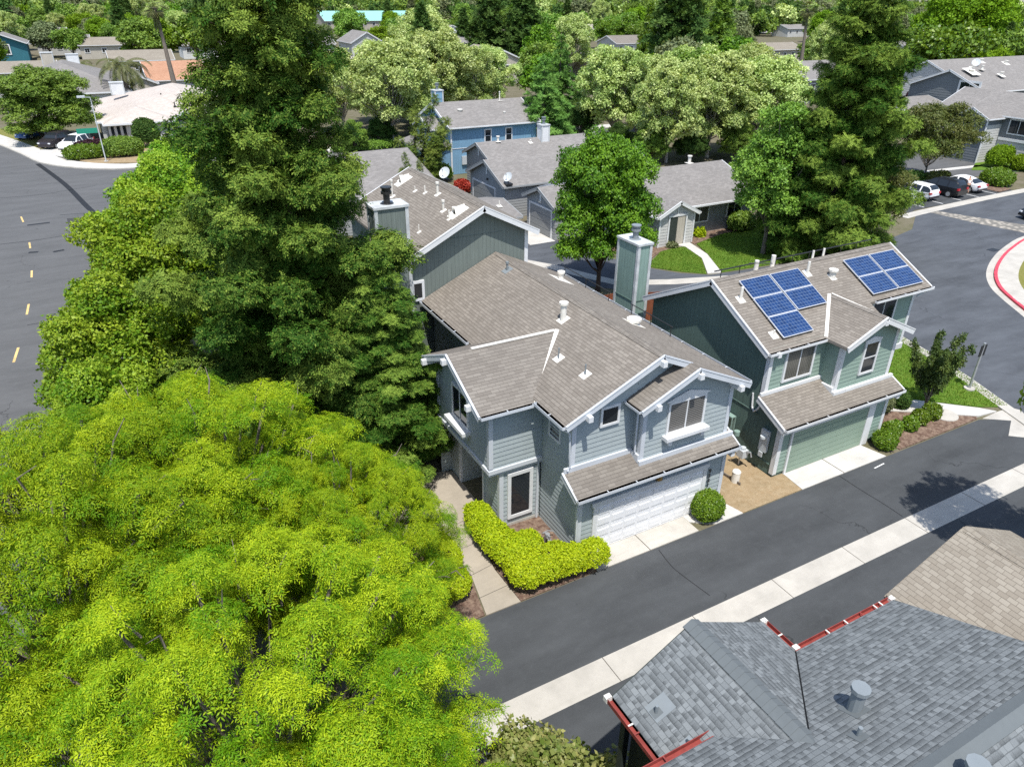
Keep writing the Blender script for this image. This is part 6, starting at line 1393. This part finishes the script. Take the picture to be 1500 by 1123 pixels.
for px, py, kd, s_, z_, lf, lab in ((125, 48, 'round_0', 1.25, 1.25, 'leaf_lime', 'bright green round tree at the upper left'), (190, 45, 'far_conifer', 1.1, .8, 'leaf_dark', 'dark conifer at the upper left beside the tall palm'), (30, 60, 'round_1', 1.3, 1.2, 'leaf_mid', 'green tree above the teal gable'), (75, 70, 'round_2', 1.3, 1.1, 'leaf_dull', 'grey-green tree right of the teal gable'), (110, 72, 'round_0', 1.1, 1.0, 'leaf_mid', 'green tree behind the dark grey roof'), (235, 78, 'round_1', 1.4, 1.3, 'leaf_mid', 'leafy tree behind the terracotta roof'), (290, 80, 'round_2', 1.5, 1.4, 'leaf_boxwood', 'bushy tree right of the terracotta roof'),
        (715, 95, 'far_conifer', 1.45, 1.15, 'leaf_dark', 'dark conifer above the drooping deodar, left one'), (765, 90, 'far_conifer', 1.5, 1.15, 'leaf_dark', 'dark conifer above the drooping deodar, right one'), (680, 72, 'far_conifer', .9, .75, 'leaf_dark', 'dark conifer beside the grey far roof'), (985, 128, 'far_conifer', 1.7, 1.35, 'leaf_dark', 'broad dark conifer above the middle sycamores'), (1045, 98, 'far_conifer', 1.3, 1.0, 'leaf_mid', 'green conifer right of the broad dark one'), (945, 100, 'far_conifer', .8, .9, 'leaf_boxwood', 'slim green conifer left of the broad dark one'), (1095, 38, 'far_conifer', 1.0, .8, 'leaf_dark', 'lone dark conifer above the white shed'), (570, 40, 'far_conifer', .8, .8, 'leaf_dark', 'dark conifer in front of the mint roof'), (605, 45, 'far_conifer', 1.0, .9, 'leaf_dull', 'greyish conifer right of the mint roof'), (515, 58, 'round_0', 1.4, 1.5, 'leaf_mid', 'leafy tree in front of the mint-roofed hall'), (560, 70, 'round_1', 1.2, 1.0, 'leaf_lime', 'bright green tree above the white gabled house')):
    p = at(px, py+14); tree(kd, (p.x, p.y, 0), s_, z_, px*.1, lab, leaf=lf)
for i, (px, py, s_, z_, lf, lab) in enumerate(((905, 232, .55, .5, 'leaf_dark', 'dark low shrub under the sycamores, nearest the cedar'), (950, 240, .6, .55, 'leaf_mid', 'low green shrub under the sycamores, behind the grey lawn house'), (1010, 238, .6, .5, 'leaf_dark', 'dark low shrub under the sycamores at the roof ridge end'), (1075, 236, .65, .6, 'leaf_mid', 'low green shrub under the sycamores beside the right redwood'), (1130, 225, .6, .55, 'leaf_dark', 'dark low shrub under the sycamores hidden by the right redwood'), (560, 212, .55, .45, 'leaf_dark', 'dark low shrub under the broad sycamore'), (520, 222, .5, .45, 'leaf_mid', 'low green shrub beside the cross street'), (850, 205, .7, .7, 'leaf_dark', 'dark bushy shrub behind the cedar'))):
    p = at(px, py); tree('maple', (p.x, p.y, -.4), s_, z_, i, lab, 'shrub', leaf=lf, name='shrub', crown='foliage', trunk='stem')
# ---- scattered background trees
pts = []; HOUSES = [o for o in bpy.data.objects if o.get('category') in ('house', 'hall')]
bb = [(o.location.x, o.location.y, 13 if o.location.y > 80 else 9) for o in HOUSES]
kinds = ('round_0', 'round_1', 'round_2', 'round_0', 'round_1', 'round_2', 'far_conifer', 'sycamore'); leaves_ = ('leaf_mid', 'leaf_boxwood', 'leaf_lime', 'leaf_dull', 'leaf_mid', 'leaf_pear', 'leaf_sycamore')
r2 = random.Random(5); tries = 0; LABS = {'round': 'leafy round-crowned tree among the distant treetops', 'far_c': 'dark pointed conifer among the distant treetops', 'sycam': 'pale sycamore among the distant treetops'}
while len(pts) < 290 and tries < 16000:
    tries += 1; u_ = r2.uniform(-40, 1540); y_ = 8+200*r2.random()**1.5; p = at(u_, y_)
    d = math.hypot(p.x, p.y)
    if d > 430 or d < 92: continue
    sx, sy = p.x, p.y
    if xc(sy)-9 < sx < xc(sy)+9 and sy < 215: continue
    if -8 < sx < 62 and 78 < sy < 96: continue
    if sx > 60 and sy < 66: continue
    if any(abs(sx-a) < c and abs(sy-b) < c+(6 if sy > b else 14) for a, b, c in bb): continue
    if any((sx-a)**2+(sy-b)**2 < (6.0 if d < 200 else 8.5)**2 for a, b in pts): continue
    if 100 < sy < 128 and -12 < sx < 24: continue
    blk = False
    for a, b, c in bb:
        D_ = math.hypot(a, b)
        if D_ < 138: continue
        t_ = (sx*a+sy*b)/(D_*D_); lat = abs(sx*b-sy*a)/D_
        if .52 < t_ < 1.0 and lat < 7.5: blk = True
    if blk: continue
    pts.append((sx, sy)); kd = r2.choice(kinds); s_ = r2.uniform(.8, 1.35)*(1.0 if d < 200 else 1.15)
    if kd == 'far_conifer': s_ *= .7
    if kd == 'sycamore': s_ *= .72
    tree(kd, (sx, sy, 0), s_, s_*r2.uniform(.85, 1.15), r2.uniform(0, 6), LABS[kd[:5]], group='background trees, '+{'round': 'leafy', 'far_c': 'conifers', 'sycam': 'sycamores'}[kd[:5]], leaf=(r2.choice(leaves_[:6]) if kd[:5] == 'round' else None))
# ---- far wood as one mass
tb = [tuft_broad(rg, 8, .95, 1.1, .42) for _ in range(5)]
for lf_, num, lab_ in (('leaf_mid', 900, 'mass of mid green treetops filling the far distance'), ('leaf_dark', 520, 'mass of dark treetops filling the far distance'), ('leaf_dull', 420, 'mass of grey-green treetops filling the far distance'), ('leaf_sycamore', 240, 'mass of pale treetops filling the far distance')):
    Cs, Rs_ = [], []
    for i in range(num):
        ang = YAW+rg.uniform(-.72, .72); d = 400+1300*rg.random()**1.7; c = np.array([math.sin(ang)*d, math.cos(ang)*d, 0]); r_ = rg.uniform(2.6, 6.5); hh_ = rg.uniform(5, 15)
        if 200 < c[0] < 320 and 620 < c[1] < 700: continue
        for k_ in range(5): Cs.append(c+np.array([*rg.normal(0, r_*.45, 2), hh_*rg.uniform(.3, .9)])); Rs_.append([r_*.55, r_*.55, r_*.5])
    me = leafmesh('far_wood', rg, clump_cloud(rg, np.array(Cs), np.array(Rs_), .3, tb, 1.0, .5, -.3, (.7, 1.1), .4, .35), tb, lf_, .3)
    o_ = bpy.data.objects.new('far_wood', me); COL.objects.link(o_); o_['kind'] = 'stuff'; o_['label'] = lab_; o_['category'] = 'wood'
# ---- hedges and shrubs
th = [tuft_broad(rg, 8, .055, .05, .42) for _ in range(5)]
def hedge(name, lab, lumps, leaf, dens=260, cat='hedge', sq=3.0, group=None, tz=1.0, tm=.5, lo=-.1):
    """clipped shrub: lumps = (x,y,rx,ry,h,rot) squarish domes"""
    P, U = [], []
    for (x, y, rx, ry, h, rot) in lumps:
        m = int((2*math.pi*rx*ry+4*(rx+ry)*h)*dens/2); d = unit(rg.normal(0, 1, (m*2, 3))); d = d[d[:, 2] > lo]
        k_ = (np.abs(d[:, 0])**sq+np.abs(d[:, 1])**sq+np.abs(d[:, 2])**sq)**(-1/sq); q = d*k_[:, None]*(1+.05*np.sin(d[:, :1]*9+x)*np.sin(d[:, 1:2]*8+y))*rg.uniform(.9, 1.03, (len(d), 1)); n = np.sign(q)*np.abs(q)**(sq-1)
        c_, s_ = math.cos(rot), math.sin(rot); zb = h*.5
        w_ = np.stack([(q[:, 0]*rx)*c_-(q[:, 1]*ry)*s_+x, (q[:, 0]*rx)*s_+(q[:, 1]*ry)*c_+y, np.maximum(.04, zb+q[:, 2]*zb)], 1); P.append(w_); U.append(np.stack([n[:, 0]*c_-n[:, 1]*s_, n[:, 0]*s_+n[:, 1]*c_, n[:, 2]+.35], 1)+rg.normal(0, .3, (len(d), 3)))
    P, U = np.concatenate(P), np.concatenate(U); o0 = np.array([lumps[0][0], lumps[0][1], 0]); P = P-o0; s_ = rg.uniform(.8, 1.4, len(P))*tz
    me = leafmesh(name, rg, (P, U, s_, np.full(len(P), tm)), th, leaf, .28); r = bpy.data.objects.new(name, None); COL.objects.link(r); r.location = tuple(o0); tag(r, lab, cat, group); o = bpy.data.objects.new('foliage', me); COL.objects.link(o); o.parent = r
    mb = MB()
    for (x, y, rx, ry, h, rot) in lumps:
        for i in range(3): mb.tube([(x-o0[0]+rx*.3*(i-1), y-o0[1], 0), (x-o0[0]+rx*.5*(i-1), y-o0[1]+.03, h*.7)], [.025, .012], 5)
    t = mbmesh(mb, 'bark_dark'); b = bpy.data.objects.new('stem', t); COL.objects.link(b); b.parent = r
    return r
hedge('hedge', 'long clipped yellow-green hedge bending along the entry path', [(9.2, 19.1, .5, .8, 1.05, -.1), (9.2, 18.1, .55, .85, 1.05, .05), (9.35, 17.25, .62, .75, 1.05, .1), (10.0, 17.1, .6, .5, 1.0, 0)], 'leaf_hedge', tm=.45)
hedge('hedge', 'clipped yellow-green hedge at the alley corner with a round end', [(9.45, 16.0, .68, .68, 1.05, 0), (10.4, 15.92, .78, .66, 1.08, .05), (11.1, 15.75, .55, .5, 1.0, 0), (11.85, 15.6, .5, .46, 1.08, 0)], 'leaf_hedge', tm=.6)
hedge('hedge', 'yellow-green hedge on the ash tree side of the entry path', [(7.3, 18.4, .5, .9, .8, .1), (6.8, 17.0, .75, .9, .9, 0), (5.9, 16.6, .8, .8, .9, 0)], 'leaf_hedge', tm=.5)
hedge('shrub', 'round glossy green ball shrub beside the white garage door', [(17.3, 15.85, .58, .55, 1.1, 0)], 'leaf_boxwood', cat='shrub', sq=2.3, dens=330, lo=-.8)
for i, (x, y, r_, h, lf, lab) in enumerate(((27.75, 15.9, .55, .85, 'leaf_boxwood', 'low green shrub closest to the green garage door'), (28.75, 16.35, .45, .75, 'leaf_boxwood', 'low green shrub second along the mulch bed'), (29.35, 16.5, .3, .6, 'leaf_boxwood', 'smallest green shrub in the mulch bed'), (30.05, 16.3, .38, .75, 'leaf_boxwood', 'low green shrub at the middle of the mulch bed'), (30.95, 16.45, .4, .8, 'leaf_boxwood', 'low green shrub left of the round concrete slab'), (31.9, 16.5, .45, .85, 'leaf_boxwood', 'bigger green shrub beside the vase-shaped tree foot'), (28.75, 17.4, .45, 1.1, 'leaf_dull', 'grey-green shrub against the green house corner'), (30.3, 18.1, .6, 1.25, 'leaf_dull', 'grey-green shrub behind the vase-shaped tree'), (31.5, 17.85, .45, 1.0, 'leaf_dark', 'dark shrub in the shade of the vase-shaped tree'))):
    hedge('shrub', lab, [(x, y, r_*.85, r_*.85, h*.9, 0)], lf, 220, 'shrub', 2.2, tz=1.15, tm=.45, lo=-.7)
for x, y, rx, ry, h, lf, lab in ((46.3, 44.1, 1.1, .7, 1.5, 'leaf_mid', 'clipped dark green hedge under the porch house windows'), (49.6, 44.2, .8, .7, 1.5, 'leaf_dark', 'dark shrub at the end of the porch house'), (41.9, 44.2, .4, .35, .6, 'leaf_hedge', 'small yellow shrub between the porch and the dark hedge'), (47.9, 44.3, .35, .3, .5, 'leaf_mid', 'small shrub right of the dark clipped hedge'), (37.9, 42.9, .4, .25, .35, 'leaf_dull', 'grey low plant at the porch path'), (34.9, 43.6, 1.0, .9, 1.9, 'leaf_mid', 'leafy shrub at the left of the gabled porch'),
        (83.2, 44.2, 1.5, 1.4, 1.6, 'leaf_boxwood', 'rounded green shrub at the end of the parked cars'), (74, 48.6, 3.0, .7, 1.3, 'leaf_dark', 'dark low hedge in front of the black car'), (69, 48.9, 1.8, .7, 1.2, 'leaf_mid', 'low hedge in front of the half-hidden white car'), (79, 48.4, 2.2, .6, .9, 'leaf_crape', 'reddish low hedge in front of the white car'), (92.6, 49.6, 1.7, 1.0, 2.4, 'leaf_lime', 'boxy yellow-green hedge by the white clapboard'), (93.4, 47.4, 1.2, .9, 1.6, 'leaf_lime', 'low yellow-green hedge beside the boxy one'), (94.2, 44.6, 2.0, 1.6, 3.3, 'leaf_lime', 'tall bright green bush at the right edge'),
        (-2.2, 101.2, 2.1, 1.2, 1.5, 'leaf_boxwood', 'low clipped hedge in front of the white parked car'), (1.8, 101.0, 2.2, 1.6, 2.1, 'leaf_mid', 'rounded bush beside the street lamp post'), (-1.0, 104.2, 2.2, 1.0, 1.5, 'leaf_purple', 'purple hedge behind the low clipped one'), (4.9, 105.6, 1.4, 1.4, 3.4, 'leaf_dark', 'dark upright shrub in front of the pale house wall'), (30.6, 66.6, .7, .7, 1.2, 'leaf_red', 'bright red flowering shrub beside the grey garages'), (31.2, 72.6, .8, .8, 1.5, 'leaf_mid', 'green potted shrub under the blue wall'), (60, 57.5, 2.5, 1.5, 2.0, 'leaf_mid', 'spiky green shrub behind the porch house ridge'), (29, 92.5, 4, 1.0, .9, 'leaf_mid', 'low green border at the far side of the cross street')):
    hedge('shrub', lab, [(x, y, rx, ry, h, 0)], lf, 60 if y > 40 else 150, 'shrub', 2.6, tz=2.6, tm=.45, lo=-.5)
C, R = env_broad(rg, 30, 1.6, 1.3, 1.0, (.2, .34)); tb = [tuft_broad(rg, 8, .11, .13, .38) for _ in range(4)]
mb = MB(); limbs(mb, rg, C, 0, .4, .05, 2); proto('bushy', mb, 'bark_grey', 'leaf_bush', rg, clump_cloud(rg, C, R, 26, tb, 1.0, .5, -.6, tmean=.45), tb, .3)
tree('bushy', (5.9, 8.3, 0), 1.15, 1.25, 0, 'loose green shrub at the bottom edge beside the alley', 'shrub', name='shrub', crown='foliage', trunk='stem'); tree('bushy', (4.7, 8.6, .0), 1.0, 1.3, 2, 'loose green shrub at the bottom edge under the ash tree', 'shrub', name='shrub', crown='foliage', trunk='stem')
tree('crape', (25.2, 7.4, 0), .8, 1.8, 2.2, 'broad-leaved tree beyond the right edge, its shadow across the alley', leaf='leaf_maple', name='maple_tree')
# ---- mown grass blades
def lawn_blades(areas, n, lab):
    P = []
    for poly, k_ in areas:
        q = np.array(poly); lo_, hi_ = q.min(0), q.max(0); c = rg.uniform(lo_, hi_, (k_*3, 2)); ins = np.zeros(len(c), bool); j = len(q)-1
        for i in range(len(q)):
            xi, yi, xj, yj = *q[i], *q[j]; ins ^= ((yi > c[:, 1]) != (yj > c[:, 1])) & (c[:, 0] < (xj-xi)*(c[:, 1]-yi)/(yj-yi+1e-12)+xi); j = i
        P.append(c[ins][:k_])
    P = np.concatenate(P); m = len(P); b = np.concatenate([P, np.full((m, 1), .05)], 1); a = rg.uniform(0, 6.28, m); e = rg.uniform(.5, 1.4, m); l = rg.uniform(.05, .1, m); d = np.stack([np.cos(a)*np.cos(e), np.sin(a)*np.cos(e), np.sin(e)], 1)*l[:, None]; s_ = np.stack([-np.sin(a), np.cos(a), np.zeros(m)], 1)*.02
    Q = np.stack([b-s_, b+s_, b+d+s_*.3, b+d-s_*.3], 1); cell = np.sin(P[:, 0]*1.7)*np.cos(P[:, 1]*1.3)*.2
    me = quads_mesh('grass', Q, np.clip(.4+cell+rg.normal(0, .2, m), 0, 1), 'blade'); o = bpy.data.objects.new('grass', me); COL.objects.link(o); o['kind'] = 'stuff'; o['label'] = lab; o['category'] = 'grass'
lawn_blades([([(32.4, 18.4), (35.0, 16.1), (36.4, 15.4), (37.5, 18.1), (38.45, 21.0), (39.3, 24.6), (34, 26), (32.2, 25)], 16000)], 0, 'mown grass beside the green house')
lawn_blades([([(33.3, 40.2), (34.8, 38.2), (36.2, 36.95), (38.2, 39.8), (38.9, 42.6), (37.6, 42.6), (36.4, 42.4)], 7000), ([(37.4, 36.7), (50, 35.6), (52, 40), (50.5, 43.8), (44, 43.8), (40.3, 42.7), (39.3, 40.3)], 26000)], 0, 'mown grass around the porch house path')
